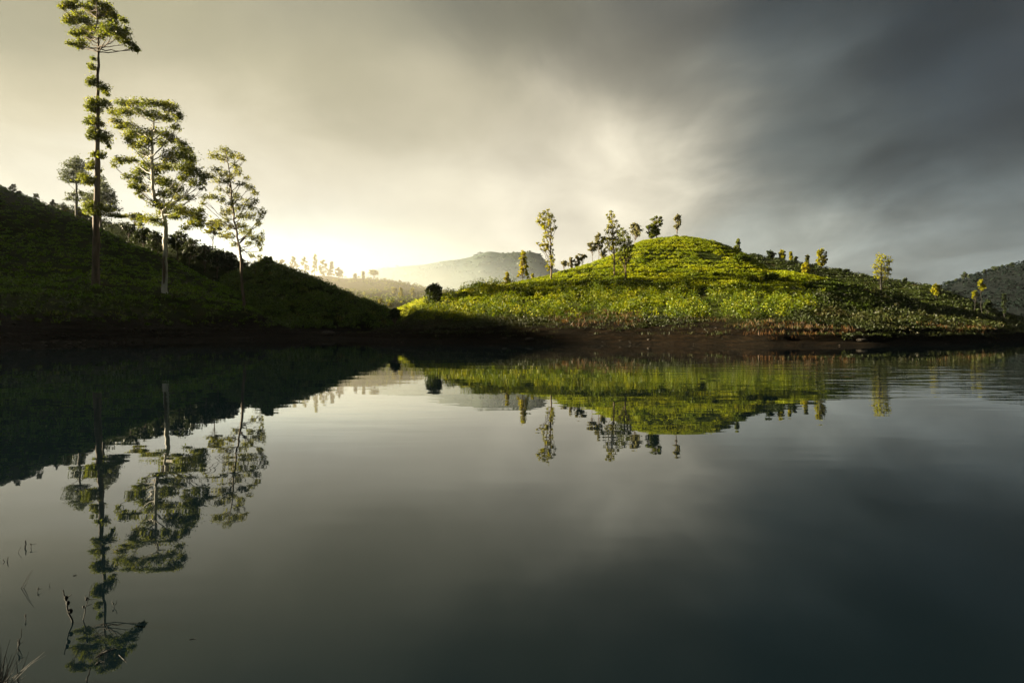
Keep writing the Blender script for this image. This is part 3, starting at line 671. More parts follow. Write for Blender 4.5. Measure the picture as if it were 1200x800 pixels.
for px, base, r, lab in [(312, 311, 9, 'dark bush crowning the rounded scrub hill'), (330, 322, 6, 'dark bush just below the top of the scrub hill, on its right'), (343, 346, 6, 'bush in the middle of the scrub hill face'), (372, 372, 5, 'low bush near the bank of the scrub hill'), (300, 356, 6, 'dark bush at the left foot of the scrub hill'), (408, 352, 4, 'small bush on the right skyline of the scrub hill')]:
    tree('bush', lab, L3, px, base - r * 1.1, base + 1, r, 'round', base=base, leaf='shrub_dark', n=8, K=4, group=GL, tr=.5)['category'] = 'bush'

# far hazy hill trees
GF = 'hazy trees on the far golden hill'
for px, top, bot, w, sty, lab in [
    (331, 304, 318, 4.5, 'sparse', 'faint hazy tree closest to the scrub hill skyline'), (343, 301, 321, 6, 'round', 'hazy round tree, second in the misty row from the left'),
    (357, 302, 319, 5.5, 'round', 'hazy tree standing apart in the misty row, left of the tallest'), (369, 298, 320, 4.5, 'cone', 'tallest and narrowest hazy tree of the misty row'),
    (378.5, 305, 322, 6, 'round', 'hazy tree just right of the tallest in the misty row'), (388, 307, 324, 5, 'cone', 'hazy tree near the right end of the misty row'),
    (397, 314, 326, 6, 'round', 'low broad hazy tree ending the misty row'), (416, 321, 327, 1.6, 'column', 'tiny hazy post-like tree right of the misty row'),
    (426, 318, 326, 2, 'column', 'small narrow hazy tree at the foot of the mountain line'), (438, 316.5, 322, 6, 'flat', 'hazy flat topped tree in front of the mountain foot')]:
    tree('hazy_tree', lab, F2, px, top, bot, w, sty, leaf='gum', n=10, K=4, L=.75, group=GF, tr=.6)
for px, base, hh, w, lab in [(411, 345, 5, 4.5, 'small flat tree alone on the golden hill face'), (470, 350, 12, 3, 'pale tree on the golden hill above the lit slope, farthest right'), (462, 346, 9, 3, 'pale tree on the golden hill left of the farthest right one'), (446, 357, 7, 2.5, 'small pale tree low on the golden hill'), (457, 361, 6, 2.5, 'pale sapling at the foot of the golden hill'), (484, 348, 10, 3, 'pale tree rising behind the lit slope near the round tree')]:
    tree('hazy_tree', lab, F2, px, base - hh, base - 1, w, 'round' if w < 4 else 'flat', base=base, leaf='yellow' if w < 4 else 'gum', n=7, K=4, L=.7, group=GF, tr=.5)

# the sunlit hill and around it
tree('round_tree', 'dark round tree on the left shoulder of the sunlit hill', R1, 509, 334, 354, 10, 'round', base=356, leaf='wood', bark='bark', n=22, K=6, tr=1)
tree('round_tree', 'small dark round tree in the gap beside the channel', R1, 463, 362, 374, 7, 'round', base=382, leaf='wood', bark='bark', n=14, K=6, tr=.8)
tree('bush', 'low dark bush on the skyline right of the round tree', R1, 564, 332, 340, 8, 'round', leaf='shrub_dull_shade', n=14, K=6, tr=.6)['category'] = 'bush'
tree('silver_oak', 'small feathery lit tree low behind the skyline', R1, 594, 319, 336, 6, 'cone', behind=2, leaf='oak', n=9, tr=.5)
tree('silver_oak', 'lit young conical tree in front of the mountain cliff', R1, 613, 295, 325, 8.5, 'cone', behind=1.5, leaf='oak', n=15, tr=.7)
tree('silver_oak', 'tiny pale tree between the conical tree and the tall slender one', R1, 624, 321, 332, 3, 'cone', behind=14, leaf='yellow', n=6, tr=.4)
hero('silver_oak', 'tall slender tree with sparse lit foliage, left slope of the sunlit hill', R1.locate(646, 329.5),
     [(646, 331, .95), (645.8, 310, .9), (645.5, 290, .8), (645.5, 270, .65), (644, 255, .45), (642, 246, .2)],
     [(642, 246, 2, 2), (637, 249, 2.5, 3), (643, 252, 3, 3), (634, 253, 2.5, 3), (647, 254, 2, 3), (639, 257, 4, 3), (631, 259, 3, 3), (635, 263, 4, 3), (643, 261, 3, 4), (650, 259, 2, 2), (639, 267, 4, 3), (647, 268, 3, 3), (651, 267, 2.5, 2), (636, 265, 3, 3), (642, 272, 3, 2), (640, 277, 3, 3), (645, 277, 2, 2), (637, 282, 2, 2), (648, 279, 1.5, 2), (635, 287, 3, 3), (640, 286, 4, 3), (630, 285, 2, 1.5), (641, 291, 3, 3), (647, 287, 1.3, 1.5), (638, 293, 2, 2), (634, 292, 1.3, 1.2), (648, 293, 1.2, 1.2), (646.5, 300, 2.5, 4), (647, 307, 2.5, 5), (641, 306, 1.8, 2), (642, 312, 2, 3), (643, 316, 1.5, 1.5), (648, 312, 1.5, 3)],
     M['bark'], M['oak'], 5, .14, .5, spread=.8)
hero('silver_oak', 'tallest lit yellow green tree of the pair on the sunlit hill', R1.locate(720, 323),
     [(720, 324, .95), (720, 305, .9), (719.5, 290, .75), (718, 275, .55), (717, 258, .3), (716, 248, .15)],
     [(716, 248, 1.5, 2), (717, 251, 2, 2), (714, 255, 2, 2), (719, 254, 2, 2), (711, 252, 1.3, 1), (716, 260, 3, 3), (722, 259, 2.5, 2), (714, 266, 3, 3), (719, 266, 3, 3), (725, 265, 2, 2), (712, 272, 3, 3), (718, 273, 4, 3), (724, 272, 3, 3), (709, 279, 3, 3), (715, 280, 4, 3), (721, 279, 4, 3), (706, 282, 2, 2), (712, 285, 3, 3), (719, 286, 4, 4), (725, 283, 3, 4), (716, 291, 3, 3), (722, 293, 3, 3), (711, 290, 2, 2)],
     M['bark'], M['oak'], 5, .14, .5, spread=.9)
hero('silver_oak', 'darker leafy tree of the pair, standing in front of the pale round tree', R1.locate(733, 329),
     [(733, 330, .95), (733, 312, .9), (733, 298, .7), (732, 284, .45), (730, 270, .2)],
     [(729, 268, 2, 2), (732, 273, 3, 3), (727, 275, 3, 3), (736, 278, 3, 3), (730, 281, 4, 3), (738, 284, 3, 3), (726, 285, 3, 3), (733, 288, 4, 4), (740, 289, 3, 3), (728, 292, 4, 3), (737, 294, 3, 3), (731, 298, 4, 3), (725, 299, 3, 3), (738, 300, 2.5, 2), (728, 304, 3, 2.5), (735, 305, 3, 2.5), (731, 309, 2.5, 2), (737, 299, 2, 2)],
     M['bark'], M['gum'], 5.5, .14, .5, spread=.9)
GB = 'pale trees behind the crest of the sunlit hill'
for px, top, bot, w, sty, beh, lf, n, lab in [
    (661, 306, 311, 4, 'flat', 26, 'pale', 6, 'faint tiny flat tree just right of the tall slender tree'),
    (668.5, 302, 314, 4, 'round', 22, 'pale', 8, 'pale yellow tree, left one of the small cluster on the skyline'),
    (676, 299, 313, 4, 'sparse', 22, 'pale', 8, 'pale sparse tree, middle one of the small cluster on the skyline'),
    (682, 298, 305, 5, 'flat', 22, 'pale', 7, 'pale flat crowned tree, right one of the small cluster on the skyline'),
    (694, 284, 294, 6, 'flat', 14, 'pale', 9, 'pale flat crowned tree left of the lit pair'),
    (702, 274, 292, 6, 'sparse', 14, 'pale', 11, 'taller pale sparse tree touching the lit pair on its left'),
    (708, 293, 304, 5, 'round', 12, 'pale', 8, 'low pale tree at the foot of the lit pair'),
    (744.5, 261, 277, 8.5, 'round', 12, 'pale', 14, 'pale round crowned tree right of the lit pair'),
    (763, 263, 279, 8, 'round', 8, 'gum', 13, 'grey green tree of two, with a round crown, left of the summit'),
    (769, 254, 276, 7, 'flat', 8, 'gum', 15, 'grey green tree of two, with a flat top, left of the summit'),
    (794, 252, 267, 5.5, 'round', 4, 'pale', 11, 'lollipop shaped tree alone on the summit of the sunlit hill')]:
    tree('crest_tree', lab, R1, px, top, bot, w, sty, behind=beh, leaf=lf, n=n, K=2.4, group=GB, tr=.7)
tree('bush', 'low bush on the summit left of the lollipop shaped tree', R1, 791, 276.5, 281, 4.5, 'flat', behind=1, leaf='gum', n=7, K=5, tr=.4)['category'] = 'bush'
tree('bush', 'low bush on the summit right of the lollipop shaped tree', R1, 801, 277, 281.5, 3.5, 'flat', behind=1, leaf='gum', n=6, K=5, tr=.4)['category'] = 'bush'
GK = 'lit bushes on the sunlit hill'
for px, base, r, lf, lab in [(868, 308, 8, 'shrub', 'broad lit bush below the shaded side of the summit'), (875, 307, 5, 'shrub', 'lit bush overlapping the broad one on its right'),
                             (882, 333, 7, 'shrub', 'lit bush left in the bright clump on the right shoulder'), (894, 331, 8, 'shrub', 'largest lit bush of the bright clump on the right shoulder'), (906, 331, 8, 'shrub', 'tall lit bush right in the bright clump on the shoulder'), (920, 333, 6, 'shrub', 'small lit bush at the right end of the bright clump'),
                             (864, 317, 2.5, 'yellow', 'tiny yellow bush on the terraces right of the summit'), (838, 325, 4, 'shrub', 'small bush beside the dark terrace gap'), (816, 303, 3.5, 'shrub', 'small bush on the terraces below the summit'),
                             (597, 345, 7, 'shrub', 'rounded bush low on the left slope of the sunlit hill'), (945, 338, 6, 'shrub', 'bush on the spur edge below the slender ridge tree')]:
    tree('bush', lab, R1, px, base - r * 1.25, base + 1, r, 'round', base=base, leaf=lf, n=10, K=6, L=.17, group=GK, tr=.4)['category'] = 'bush'
GD = 'trees along the dark ridge behind the sunlit hill'
for px, top, bot, w, sty, beh, lf, n, lab in [
    (865, 280, 298, 5, 'cone', 3, 'gum', 11, 'conical grey tree where the dark ridge meets the summit slope'),
    (861, 289, 300, 3, 'sparse', 2, 'gum', 6, 'small tree hugging the conical grey tree on its left'),
    (903, 294.5, 303, 6.5, 'flat', 1, 'wood', 12, 'dark umbrella shaped tree on the ridge'),
    (916, 293, 304, 5, 'round', 1, 'oak', 11, 'lit round golden tree on the ridge next to the umbrella shaped one'),
    (927, 295, 305, 2.8, 'column', 1, 'oak', 8, 'slim lit tree on the ridge right of the golden round one'),
    (932.5, 301, 307, 2.5, 'round', 1, 'gum', 5, 'very small tree at the foot of the slim lit one'),
    (946, 299, 310, 2.6, 'column', 1, 'gum', 8, 'slim dark spire tree on the ridge above a lit bush'),
    (963, 292, 312, 6.5, 'sparse', 0, 'oak', 15, 'tall sparse lit tree on the dark ridge'),
    (957, 309, 316, 4, 'round', 0, 'wood', 7, 'dark bushy tree at the foot of the tall sparse lit one'),
    (992, 316, 321, 3.6, 'flat', 0, 'wood', 6, 'tiny flat dark tree alone on the ridge'),
    (1060, 326, 333, 3, 'round', 0, 'wood', 6, 'small dark tree on the ridge right of the big golden one'),
    (1085, 333, 337, 2.6, 'flat', 0, 'wood', 5, 'tiny dark tree near the low end of the ridge')]:
    tree('ridge_tree', lab, R2, px, top, bot, w, sty, behind=beh, leaf=lf, bark='twig', n=n, K=2.6, group=GD, tr=.6)
tree('bush', 'lit bush below the slim dark spire tree', R2, 944, 308, 321, 5.5, 'round', base=322, leaf='oak', n=10, K=4, group=GD, tr=.5)['category'] = 'bush'
hero('silver_oak', 'big golden lit tree with a full crown, far right ridge', R2.locate(1032, 345),
     [(1031.5, 348, 1.1), (1032, 335, 1.0), (1032, 322, .8), (1033, 310, .5), (1033, 301, .3)],
     [(1030, 300, 3, 3), (1035, 301, 3, 2.5), (1040, 303, 3, 3), (1028, 305, 3, 3), (1033, 307, 4, 3), (1040, 309, 3, 3), (1026, 312, 3, 3), (1032, 313, 4, 4), (1038, 315, 4, 4), (1042, 306, 2.5, 2.5), (1027, 318, 4, 3), (1034, 320, 4, 3), (1040, 321, 3, 3), (1025, 323, 2, 2), (1030, 325, 4, 2.5), (1037, 326, 4, 2.5), (1042, 316, 2, 3), (1024, 313, 1.6, 2)],
     M['twig'], M['oak'], 4.2, .2, .5)
GE = 'trees beyond the right end of the ridge'
for px, top, bot, w, sty, base, lf, n, lab in [
    (1097, 333, 346, 5.5, 'sparse', 352, 'oak', 10, 'sparse half lit tree at the low end of the ridge'),
    (1142, 341, 350, 3.5, 'round', 366, 'oak', 8, 'lower of the two small sunlit trees before the far right hill'),
    (1150, 328, 341, 4.5, 'round', 370, 'oak', 10, 'upper of the two small sunlit trees before the far right hill'),
    (1158, 352, 364, 6, 'round', 371, 'wood', 10, 'dark round tree under the two small sunlit trees'),
    (1177, 345, 367, 2.8, 'column', 376, 'wood', 10, 'dark spire tree before the far right hill')]:
    tree('slope_tree', lab, R2, px, top, bot, w, sty, base=base, leaf=lf, bark='twig', n=n, K=2.6, group=GE, tr=.6)
GH = 'tiny trees along the far right skyline'
for px, hh, w, sty, lab in [(1112, 4, 3.5, 'round', 'lowest tiny tree on the far right skyline'), (1121, 3.5, 3, 'round', 'second tiny tree up the far right skyline'), (1130, 7, 4.2, 'round', 'leafy tree low on the far right skyline, taller than both beside it'), (1136, 3.5, 3, 'flat', 'tiny flat tree just above the leafy one on the far right skyline'), (1147, 4, 2, 'column', 'tiny upright tree midway up the far right skyline'), (1153.5, 5, 2.4, 'round', 'tiny round headed tree midway up the far right skyline'), (1160, 4, 3, 'round', 'low tree left of the two close ones on the far right skyline'), (1165, 5.5, 3.2, 'round', 'left of two close tiny trees on the far right skyline'), (1170, 4.5, 2.2, 'column', 'right of two close tiny trees on the far right skyline'), (1175, 5, 1.8, 'column', 'thin tiny tree high on the far right skyline'), (1182, 4.5, 5, 'round', 'broad clump tree high on the far right skyline'), (1187, 5, 4, 'round', 'highest tiny tree on the far right skyline inside the picture')]:
    X, Y, Z = FR.locate(px); y0 = float(pyat(Z, Y))
    tree('skyline_tree', lab, FR, px, y0 - hh, y0 - .2, w, sty, leaf='wood', n=6, K=4, L=.6, group=GH, tr=.4)

# ------------------------------------------------------------------ rocks on the shore
def rock(px, layer, base, size, label):
    P = layer.locate(px, base)
    nu, nv = 10, 7
    th = np.linspace(0, 2 * math.pi, nu, endpoint=False); ph = np.linspace(.15, math.pi - .15, nv)
    d = np.stack([np.outer(np.sin(ph), np.cos(th)), np.outer(np.sin(ph), np.sin(th)), np.outer(np.cos(ph), np.ones(nu))], -1)
    r = 1 + .35 * fbm(d[..., 0] * 1.7 + px, d[..., 1] * 1.7 + d[..., 2] * 2, int(px), 3)
    v = (d * r[..., None] * np.array(size)).reshape(-1, 3)
    i = np.arange(nv - 1)[:, None] * nu; j = np.arange(nu)[None]; j2 = (j + 1) % nu
    q = np.stack([i + j, i + j2, i + nu + j2, i + nu + j], -1).reshape(-1, 4)
    o = link('rock', mesh_np('rock', v, q, M['rock'], True), None, tuple(P + [0, 0, size[2] * .35]))
    tag(o, label, 'rock', 'rocks on the shore')
rock(384, L3, 393, (1.2, .7, .45), 'tan boulder at the waterline below the scrub hill')
rock(408, L3, 394, (.7, .5, .3), 'small dark rock right of the tan boulder by the channel')
rock(620, R1, 399, (.36, .3, .14), 'dark stone on the bank below the tall slender tree')
rock(1010, R1, 400, (.38, .3, .13), 'brown stone on the right bank below the golden tree')

# ------------------------------------------------------------------ twigs and reeds in the near water
def wpt(px, py):                                   # a point of the water surface
    t = elev(py); Y = -H0 / t; return np.array([xat(px, Y, 0.0), Y, 0.0])
GT = 'twigs poking out of the near water'
def stalk(label, base, tips, r=.0022, mat='twig', side=(), name='twig', lean=0.0):
    b = wpt(*base); o0 = b.copy(); Q = Quads(); Y = b[1]
    for tip in tips:
        e = np.array([xat(tip[0], Y, zat(tip[1], Y)), Y + lean, zat(tip[1], Y)])
        t = np.linspace(0, 1, 8)[:, None]
        p = (b - [0, 0, .03]) * (1 - t) + e * t
        bend = rng.normal(0, .05) * np.linalg.norm(e - b)
        p[:, 0] += np.sin(t[:, 0] * math.pi) * bend; p[1:-1] += rng.normal(0, .0015, (6, 3))
        Q.tube(p, np.linspace(r, r * .45, 8), 6)
    for (f, dx, dz) in side:
        a = (b * (1 - f) + e * f); L = Y / F
        Q.tube([a, a + [dx * L * .5, 0, dz * L * .6], a + [dx * L, .01, dz * L]], [r * .7, r * .5, r * .3], 5)
        Q.tube([a - [0, 0, r * 2], a, a + [0, 0, r * 2]], [r, r * 1.9, r], 6)
    o = Q.build(name, M[mat], None, True, o0); o.location = o0
    return tag(o, label, 'twig', GT)
stalk('longest knotty twig rising from the water beside the mirrored crown', (88, 729), [(74, 691)], .0036, side=[(.35, -4, 3), (.6, -6, 5), (.75, 4, 3)])
stalk('forked thin twig just right of the longest one', (92, 726), [(105, 692)], .002, side=[(.45, 8, 2), (.7, -3, 4), (.75, 9, -3)])
stalk('short twig right of the forked one by the mirrored trunk', (128, 711), [(137, 703)], .0016, side=[(.5, -3, 3)])
stalk('pair of curved reed stalks meeting at one point in the water', (20, 689), [(39, 667), (36, 673)], .0014)
stalk('tiny bent twig right of the curved reed pair', (42, 693), [(46, 687)], .0016, side=[(.6, 3, -1)])
stalk('tiny crooked twig between the reed pair and the longest twig', (56, 686), [(58, 682)], .0014)
stalk('short thick upright stub near the left edge', (30, 641.5), [(30, 633)], .004)
stalk('small T shaped twig beside the upright stub', (36, 642), [(36, 637)], .0016, side=[(.9, 5, 0), (.9, -2, .3)])
stalk('thin slanting twig left of the upright stub', (16.5, 647), [(24.5, 640)], .0013)
stalk('small Y shaped twig close to the left edge', (7, 658), [(9.5, 652), (4, 655)], .0024)
stalk('thin hooked twig below the curved reed pair', (29.5, 726), [(30, 718.5)], .0016, side=[(.6, -1.5, 2)])
stalk('leaning stalk above the corner tuft', (18, 756), [(25, 736)], .0016)
stalk('upright jointed stalk above the corner tuft', (22.5, 762), [(22, 748)], .0018, side=[(.5, 4, 3), (.7, -4, 3)])
stalk('dark twig at the bottom edge right of the mirrored crown tip', (101, 797), [(106, 783)], .0026)
def floating(label, pts, r, mat):
    P = np.array([wpt(*p) for p in pts]); P[:, 2] = r * .6; o0 = P.mean(0)
    Q = Quads(); r *= .6; Q.tube(P, np.linspace(r, r * .5, len(P)), 6)
    o = Q.build('floating_twig', M[mat], None, True, o0); o.location = o0
    tag(o, label, 'twig', 'twigs floating on the near water')
floating('long pale twig floating across the mirrored crown', [(113, 770), (120, 765), (128, 762), (137, 759)], .0018, 'twig_pale')
floating('short pale twig floating above the long one', [(116, 766), (125, 762), (131, 759)], .0014, 'twig_pale')
floating('pale curled twig floating below the long one', [(111, 779), (115, 775), (119, 776)], .0018, 'twig_pale')
floating('dark twig floating at the right side of the mirrored crown', [(139, 767), (143, 771), (148, 776)], .0016, 'twig')
floating('tiny bit of twig floating left of the mirrored trunk', [(86, 674.5), (90, 673.5)], .0026, 'twig')
floating('thin dark straw floating far right of the mirrored crown', [(222, 749), (227, 748.3), (230, 748.6)], .0014, 'twig')
# corner tuft
b = wpt(1, 806); Q = Quads()
for k in range(34):
    a = b + [rng.normal(0, .02), rng.normal(0, .02), -.02]
    e = a + [rng.normal(.01, .035), rng.normal(0, .03), rng.uniform(.05, .13)]
    t = np.linspace(0, 1, 6)[:, None]; p = a * (1 - t) + e * t; p[:, 0] += (t[:, 0] ** 2) * rng.normal(0, .02)
    Q.tube(p, np.linspace(.0018, .0004, 6), 4)
for tx, ty in [(14, 766), (20, 761), (6, 768), (1, 756)]:
    e = np.array([xat(tx, b[1], zat(ty, b[1])), b[1], zat(ty, b[1])])
    t = np.linspace(0, 1, 6)[:, None]; p = b * (1 - t) + e * t; Q.tube(p, np.linspace(.002, .0006, 6), 4)
o = Q.build('grass_tuft', M['twig'], None, True, b); o.location = b
tag(o, 'dark grass tuft at the bottom left corner of the water', 'grass tuft')

# ------------------------------------------------------------------ haze
hv = [(x, y, z) for z in (-4.2, 262) for y in (-70, 2200) for x in (-2650, 2650)]
hq = [(0, 2, 3, 1), (4, 5, 7, 6), (0, 1, 5, 4), (2, 6, 7, 3), (0, 4, 6, 2), (1, 3, 7, 5)]
m, nt, out = mat_new('valley_haze')
v = N(nt, 'ShaderNodeVolumePrincipled'); v.inputs['Color'].default_value = (.88, .93, 1, 1)
v.inputs['Density'].default_value = .00003; v.inputs['Anisotropy'].default_value = .3
nt.links.new(v.outputs[0], out.inputs['Volume'])
tag(link('haze', mesh_np('haze', hv, hq, m)), 'thin golden morning haze filling the valley', kind='stuff')

nu, nvv = 32, 18
th = np.linspace(0, 2 * math.pi, nu, endpoint=False); ph = np.linspace(.02, math.pi - .02, nvv)
d = np.stack([np.outer(np.sin(ph), np.cos(th)), np.outer(np.sin(ph), np.sin(th)), np.outer(np.cos(ph), np.ones(nu))], -1).reshape(-1, 3)
i = np.arange(nvv - 1)[:, None] * nu; j = np.arange(nu)[None]; j2 = (j + 1) % nu
q = np.stack([i + j, i + nu + j, i + nu + j2, i + j2], -1).reshape(-1, 4)
top = np.arange(nu); 
verts = np.vstack([d, [[0, 0, 1], [0, 0, -1]]]); T0 = len(d); T1 = T0 + 1; b0 = (nvv - 1) * nu
cap = [(T0, k, (k + 1) % nu, (k + 1) % nu) for k in range(nu)]
me = bpy.data.meshes.new('mist')
me.from_pydata((verts * np.array([1, 1, 1.])).tolist(), [], q.tolist() + [(T0, k, (k + 1) % nu) for k in range(nu)] + [(T1, b0 + (k + 1) % nu, b0 + k) for k in range(nu)])
def mist(label, loc, size, dens, col):
    m, nt, out = mat_new('valley_mist')
    v = N(nt, 'ShaderNodeVolumePrincipled'); v.inputs['Color'].default_value = (*col, 1)
    v.inputs['Density'].default_value = dens; v.inputs['Anisotropy'].default_value = .3
    tcn = N(nt, 'ShaderNodeTexCoord'); sc = N(nt, 'ShaderNodeVectorMath', operation='DIVIDE'); sc.inputs[1].default_value = size
    nt.links.new(tcn.outputs['Object'], sc.inputs[0])
    ln = N(nt, 'ShaderNodeVectorMath', operation='LENGTH'); nt.links.new(sc.outputs[0], ln.inputs[0])
    mr = N(nt, 'ShaderNodeMapRange', interpolation_type='SMOOTHERSTEP'); mr.inputs['From Min'].default_value = 1; mr.inputs['From Max'].default_value = .1
    mr.inputs['To Min'].default_value = 0; mr.inputs['To Max'].default_value = dens
    nt.links.new(ln.outputs['Value'], mr.inputs['Value']); nt.links.new(mr.outputs[0], v.inputs['Density'])
    nt.links.new(v.outputs[0], out.inputs['Volume'])
    k = me.copy(); k.materials.clear(); k.materials.append(m)
    k.vertices.foreach_set('co', (verts * np.array(size)).astype(np.float32).ravel()); k.update()
    tag(link('mist', k, None, loc), label, kind='stuff')
mist('sunlit mist lying in the valley in front of the golden hill', (-125, 455, 20), (220, 165, 72), .0045, (1, .95, .84))
mist('thin pale mist between the valley and the mountain', (-330, 940, 10), (560, 430, 200), .0025, (.55, .80, 1.0))

# ------------------------------------------------------------------ sun and sky
SUN_AZ, SUN_EL = math.radians(-84), math.radians(13.8)
sd = np.array([math.sin(SUN_AZ) * math.cos(SUN_EL), math.cos(SUN_AZ) * math.cos(SUN_EL), math.sin(SUN_EL)])
sl = bpy.data.lights.new('sun', 'SUN'); sl.energy = 5.0; sl.angle = math.radians(.5); sl.color = (1, .85, .57)
so = bpy.data.objects.new('sun', sl); C.objects.link(so)
from mathutils import Vector
so.rotation_euler = Vector(tuple(sd)).to_track_quat('Z', 'Y').to_euler(); so.location = (-60, 0, 60)

w = bpy.data.worlds.new('World'); scene.world = w; w.use_nodes = True
nt = w.node_tree; nt.nodes.clear(); LK = nt.links.new
R_ = math.radians
def Mth(op, a, b=None, c=None):
    n = nt.nodes.new('ShaderNodeMath'); n.operation = op
    for k, x in enumerate((a, b, c)):
        if x is None: continue
        if isinstance(x, (int, float)): n.inputs[k].default_value = float(x)
        else: LK(x, n.inputs[k])
    return n.outputs[0]
tc = nt.nodes.new('ShaderNodeTexCoord'); sp = nt.nodes.new('ShaderNodeSeparateXYZ'); LK(tc.outputs['Generated'], sp.inputs[0])
dx, dy, dz = sp.outputs
az = Mth('ARCTAN2', dx, dy); el = Mth('ARCSINE', dz)
# cloud deck coordinates: the ray meets a slightly curved layer
zz = Mth('ADD', Mth('MAXIMUM', dz, 0.0), .24)
cx = Mth('DIVIDE', dx, zz); cy = Mth('DIVIDE', dy, zz)
cv = nt.nodes.new('ShaderNodeCombineXYZ'); LK(cx, cv.inputs[0]); LK(cy, cv.inputs[1])
def cloud(scale, detail, rough, dist, rot=0, sc=(1, 1, 1)):
    mp = nt.nodes.new('ShaderNodeMapping'); mp.inputs['Rotation'].default_value = (0, 0, rot); mp.inputs['Scale'].default_value = sc
    LK(cv.outputs[0], mp.inputs['Vector'])
    n = nt.nodes.new('ShaderNodeTexNoise'); n.inputs['Scale'].default_value = scale; n.inputs['Detail'].default_value = detail
    n.inputs['Roughness'].default_value = rough; n.inputs['Distortion'].default_value = dist
    LK(mp.outputs[0], n.inputs['Vector']); return n
w1 = cloud(1.9, 7, .56, .6, R_(20), (1, .75, 1)); ws = nt.nodes.new('ShaderNodeSeparateColor'); LK(w1.outputs['Color'], ws.inputs[0])
az2 = Mth('ADD', az, Mth('MULTIPLY', Mth('SUBTRACT', ws.outputs[0], .5), .20))
el2 = Mth('ADD', el, Mth('MULTIPLY', Mth('SUBTRACT', ws.outputs[1], .5), .13))
def lin(c): c = c / 255.; return c / 12.92 if c <= .04045 else ((c + .055) / 1.055) ** 2.4
PTS = [(0, 0, 165, 160, 132), (0, 120, 206, 196, 162), (0, 215, 250, 244, 220), (150, 0, 178, 172, 140), (160, 120, 214, 204, 174), (190, 225, 252, 246, 226),
       (340, 295, 254, 249, 232), (330, 200, 228, 219, 192), (350, 80, 190, 182, 152), (400, 0, 152, 148, 126), (470, 290, 238, 231, 208), (520, 235, 228, 220, 195),
       (510, 120, 188, 180, 154), (620, 0, 124, 121, 104), (640, 230, 226, 218, 196), (650, 150, 190, 182, 160), (740, 200, 218, 210, 188), (720, 70, 122, 119, 106),
       (780, 0, 90, 90, 84), (800, 210, 206, 199, 178), (810, 130, 130, 128, 116), (880, 205, 112, 113, 106), (910, 90, 96, 98, 93), (950, 0, 62, 66, 66), (960, 190, 104, 107, 101),
       (920, 275, 180, 175, 158), (1060, 280, 156, 155, 144), (1100, 50, 44, 51, 55), (1090, 160, 62, 68, 69), (1190, 110, 48, 54, 58), (1150, 225, 92, 97, 95), (1190, 290, 132, 135, 130)]
pts = []
for x, y, r, g, b in PTS:
    xx, yu = (x - 600) / F, (400 - y) / F
    d = np.array([xx, CT + yu * ST, -ST + yu * CT]); d /= np.linalg.norm(d)
    k = (1.0 if x < 400 else 1.16) if x < 820 else 1.0
    kr, kg, kb = (k, k, k) if x < 880 else (.84, .95, 1.06)
    pts.append((math.atan2(d[0], d[1]), math.asin(d[2]), [lin(r) * kr, lin(g) * kg, lin(b) * kb], .115 if x < 700 else .09, .075 if x < 700 else .06))
for a_, e_, c_, sa, se in [(-75, 14, (1.0, .90, .66), .4, .2), (-100, 12, (1.1, .95, .66), .4, .2), (-70, 40, (.25, .24, .19), .4, .25), (-130, 15, (.28, .25, .19), .5, .25), (0, 52, (.042, .06, .068), .9, .3), (60, 45, (.03, .035, .04), .5, .3), (75, 12, (.07, .08, .085), .4, .25), (130, 20, (.035, .045, .045), .6, .4), (180, 20, (.11, .14, .105), .6, .4), (-170, 20, (.11, .14, .105), .5, .4), (0, 80, (.08, .098, .09), 4, .35), (120, 55, (.035, .045, .045), .9, .3), (-120, 55, (.08, .085, .075), .8, .3)]:
    pts.append((R_(a_), R_(e_), c_, sa, se))
acc = None; wsum = None
for a_, e_, c_, sa, se in pts:
    u = Mth('MULTIPLY', Mth('SUBTRACT', az2, a_), 1 / sa); vv = Mth('MULTIPLY', Mth('SUBTRACT', el2, e_), 1 / se)
    wgt = Mth('POWER', math.e, Mth('MULTIPLY', Mth('MULTIPLY_ADD', u, u, Mth('MULTIPLY', vv, vv)), -1.0))
    vm = nt.nodes.new('ShaderNodeVectorMath'); vm.operation = 'MULTIPLY_ADD'
    LK(wgt, vm.inputs[0]); vm.inputs[1].default_value = c_
    if acc is None: vm.inputs[2].default_value = (1e-7,) * 3; wsum = Mth('ADD', wgt, 1e-6)
    else: LK(acc, vm.inputs[2]); wsum = Mth('ADD', wsum, wgt)
    acc = vm.outputs[0]
dv = nt.nodes.new('ShaderNodeVectorMath'); dv.operation = 'DIVIDE'; LK(acc, dv.inputs[0]); LK(wsum, dv.inputs[1])
# streaks and billows of the deck itself
c1 = cloud(2.4, 8, .55, .7, R_(25), (1, .72, 1)); c2 = cloud(1.2, 6, .5, .5, R_(25), (1, .8, 1)); c3 = cloud(8, 5, .6, .6, R_(-12), (1, .6, 1))
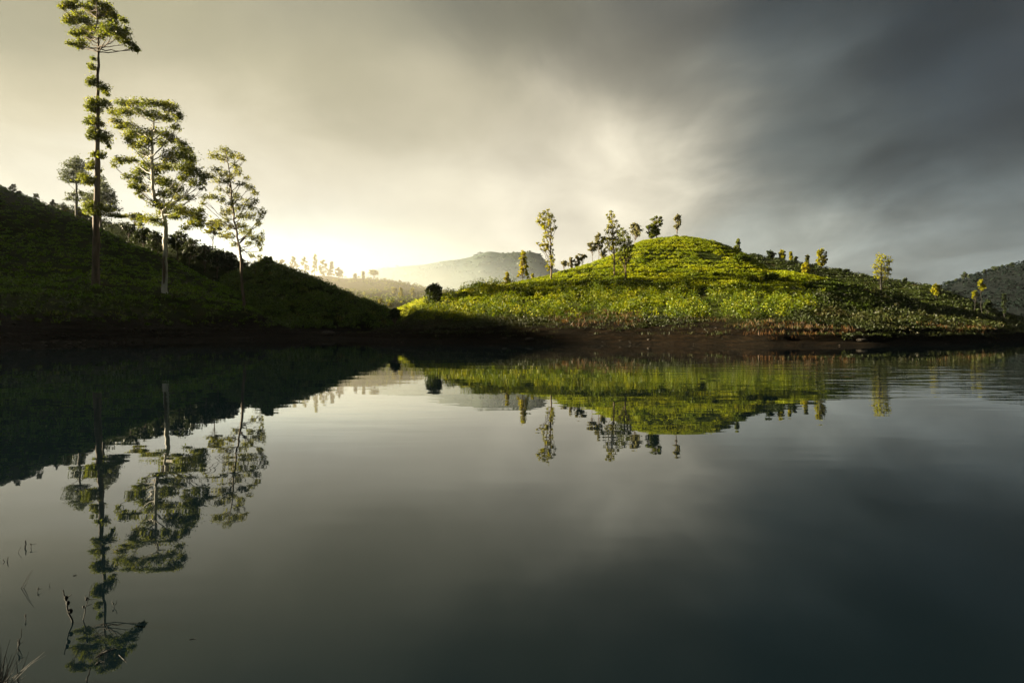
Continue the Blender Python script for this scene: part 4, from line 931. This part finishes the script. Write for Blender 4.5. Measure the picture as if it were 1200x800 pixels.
# torn detail shows most in the storm cloud, least in the bright veil low on the left
stormy = nt.nodes.new('ShaderNodeMapRange'); stormy.inputs['From Min'].default_value = -.1; stormy.inputs['From Max'].default_value = .5
stormy.inputs['To Min'].default_value = .35; stormy.inputs['To Max'].default_value = 1.6; LK(az, stormy.inputs['Value'])
den = Mth('ADD', Mth('MULTIPLY', Mth('SUBTRACT', c1.outputs['Fac'], .5), 1.5), Mth('MULTIPLY', Mth('SUBTRACT', c2.outputs['Fac'], .5), 1.3))
den = Mth('ADD', den, Mth('MULTIPLY', Mth('SUBTRACT', c3.outputs['Fac'], .5), .35))
den = Mth('MULTIPLY', den, stormy.outputs[0])
br = Mth('POWER', 2.0, den)
fin = nt.nodes.new('ShaderNodeVectorMath'); fin.operation = 'SCALE'; LK(dv.outputs[0], fin.inputs[0]); LK(br, fin.inputs['Scale'])
bgc = nt.nodes.new('ShaderNodeBackground'); LK(fin.outputs[0], bgc.inputs['Color']); bgc.inputs['Strength'].default_value = 1 / 2 ** EXPO
sk = nt.nodes.new('ShaderNodeTexSky'); sk.sky_type = 'NISHITA'; sk.sun_disc = False; sk.sun_elevation = SUN_EL; sk.sun_rotation = SUN_AZ
bgs = nt.nodes.new('ShaderNodeBackground'); LK(sk.outputs[0], bgs.inputs['Color']); bgs.inputs['Strength'].default_value = .05
mxs = nt.nodes.new('ShaderNodeMixShader'); mxs.inputs[0].default_value = .985
LK(bgs.outputs[0], mxs.inputs[1]); LK(bgc.outputs[0], mxs.inputs[2])
wo = nt.nodes.new('ShaderNodeOutputWorld'); LK(mxs.outputs[0], wo.inputs['Surface'])
w.cycles.sampling_method = 'MANUAL'; w.cycles.sample_map_resolution = 512

# ------------------------------------------------------------------ camera and render settings
cam = bpy.data.cameras.new('camera'); cam.lens = F / 1200 * 36; cam.sensor_width = 36; cam.clip_start = .05; cam.clip_end = 8000
co = bpy.data.objects.new('camera', cam); C.objects.link(co); co.location = (0, 0, H0); co.rotation_euler = (math.pi / 2 - TH, 0, 0)
scene.camera = co
scene.view_settings.view_transform = 'Standard'; scene.view_settings.look = 'None'
scene.view_settings.exposure = EXPO; scene.view_settings.gamma = 1; scene.view_settings.use_curve_mapping = False
scene.cycles.use_denoising = True
scene.cycles.max_bounces = 6; scene.cycles.diffuse_bounces = 2; scene.cycles.glossy_bounces = 2; scene.cycles.transmission_bounces = 3; scene.cycles.volume_bounces = 0; scene.cycles.transparent_max_bounces = 4
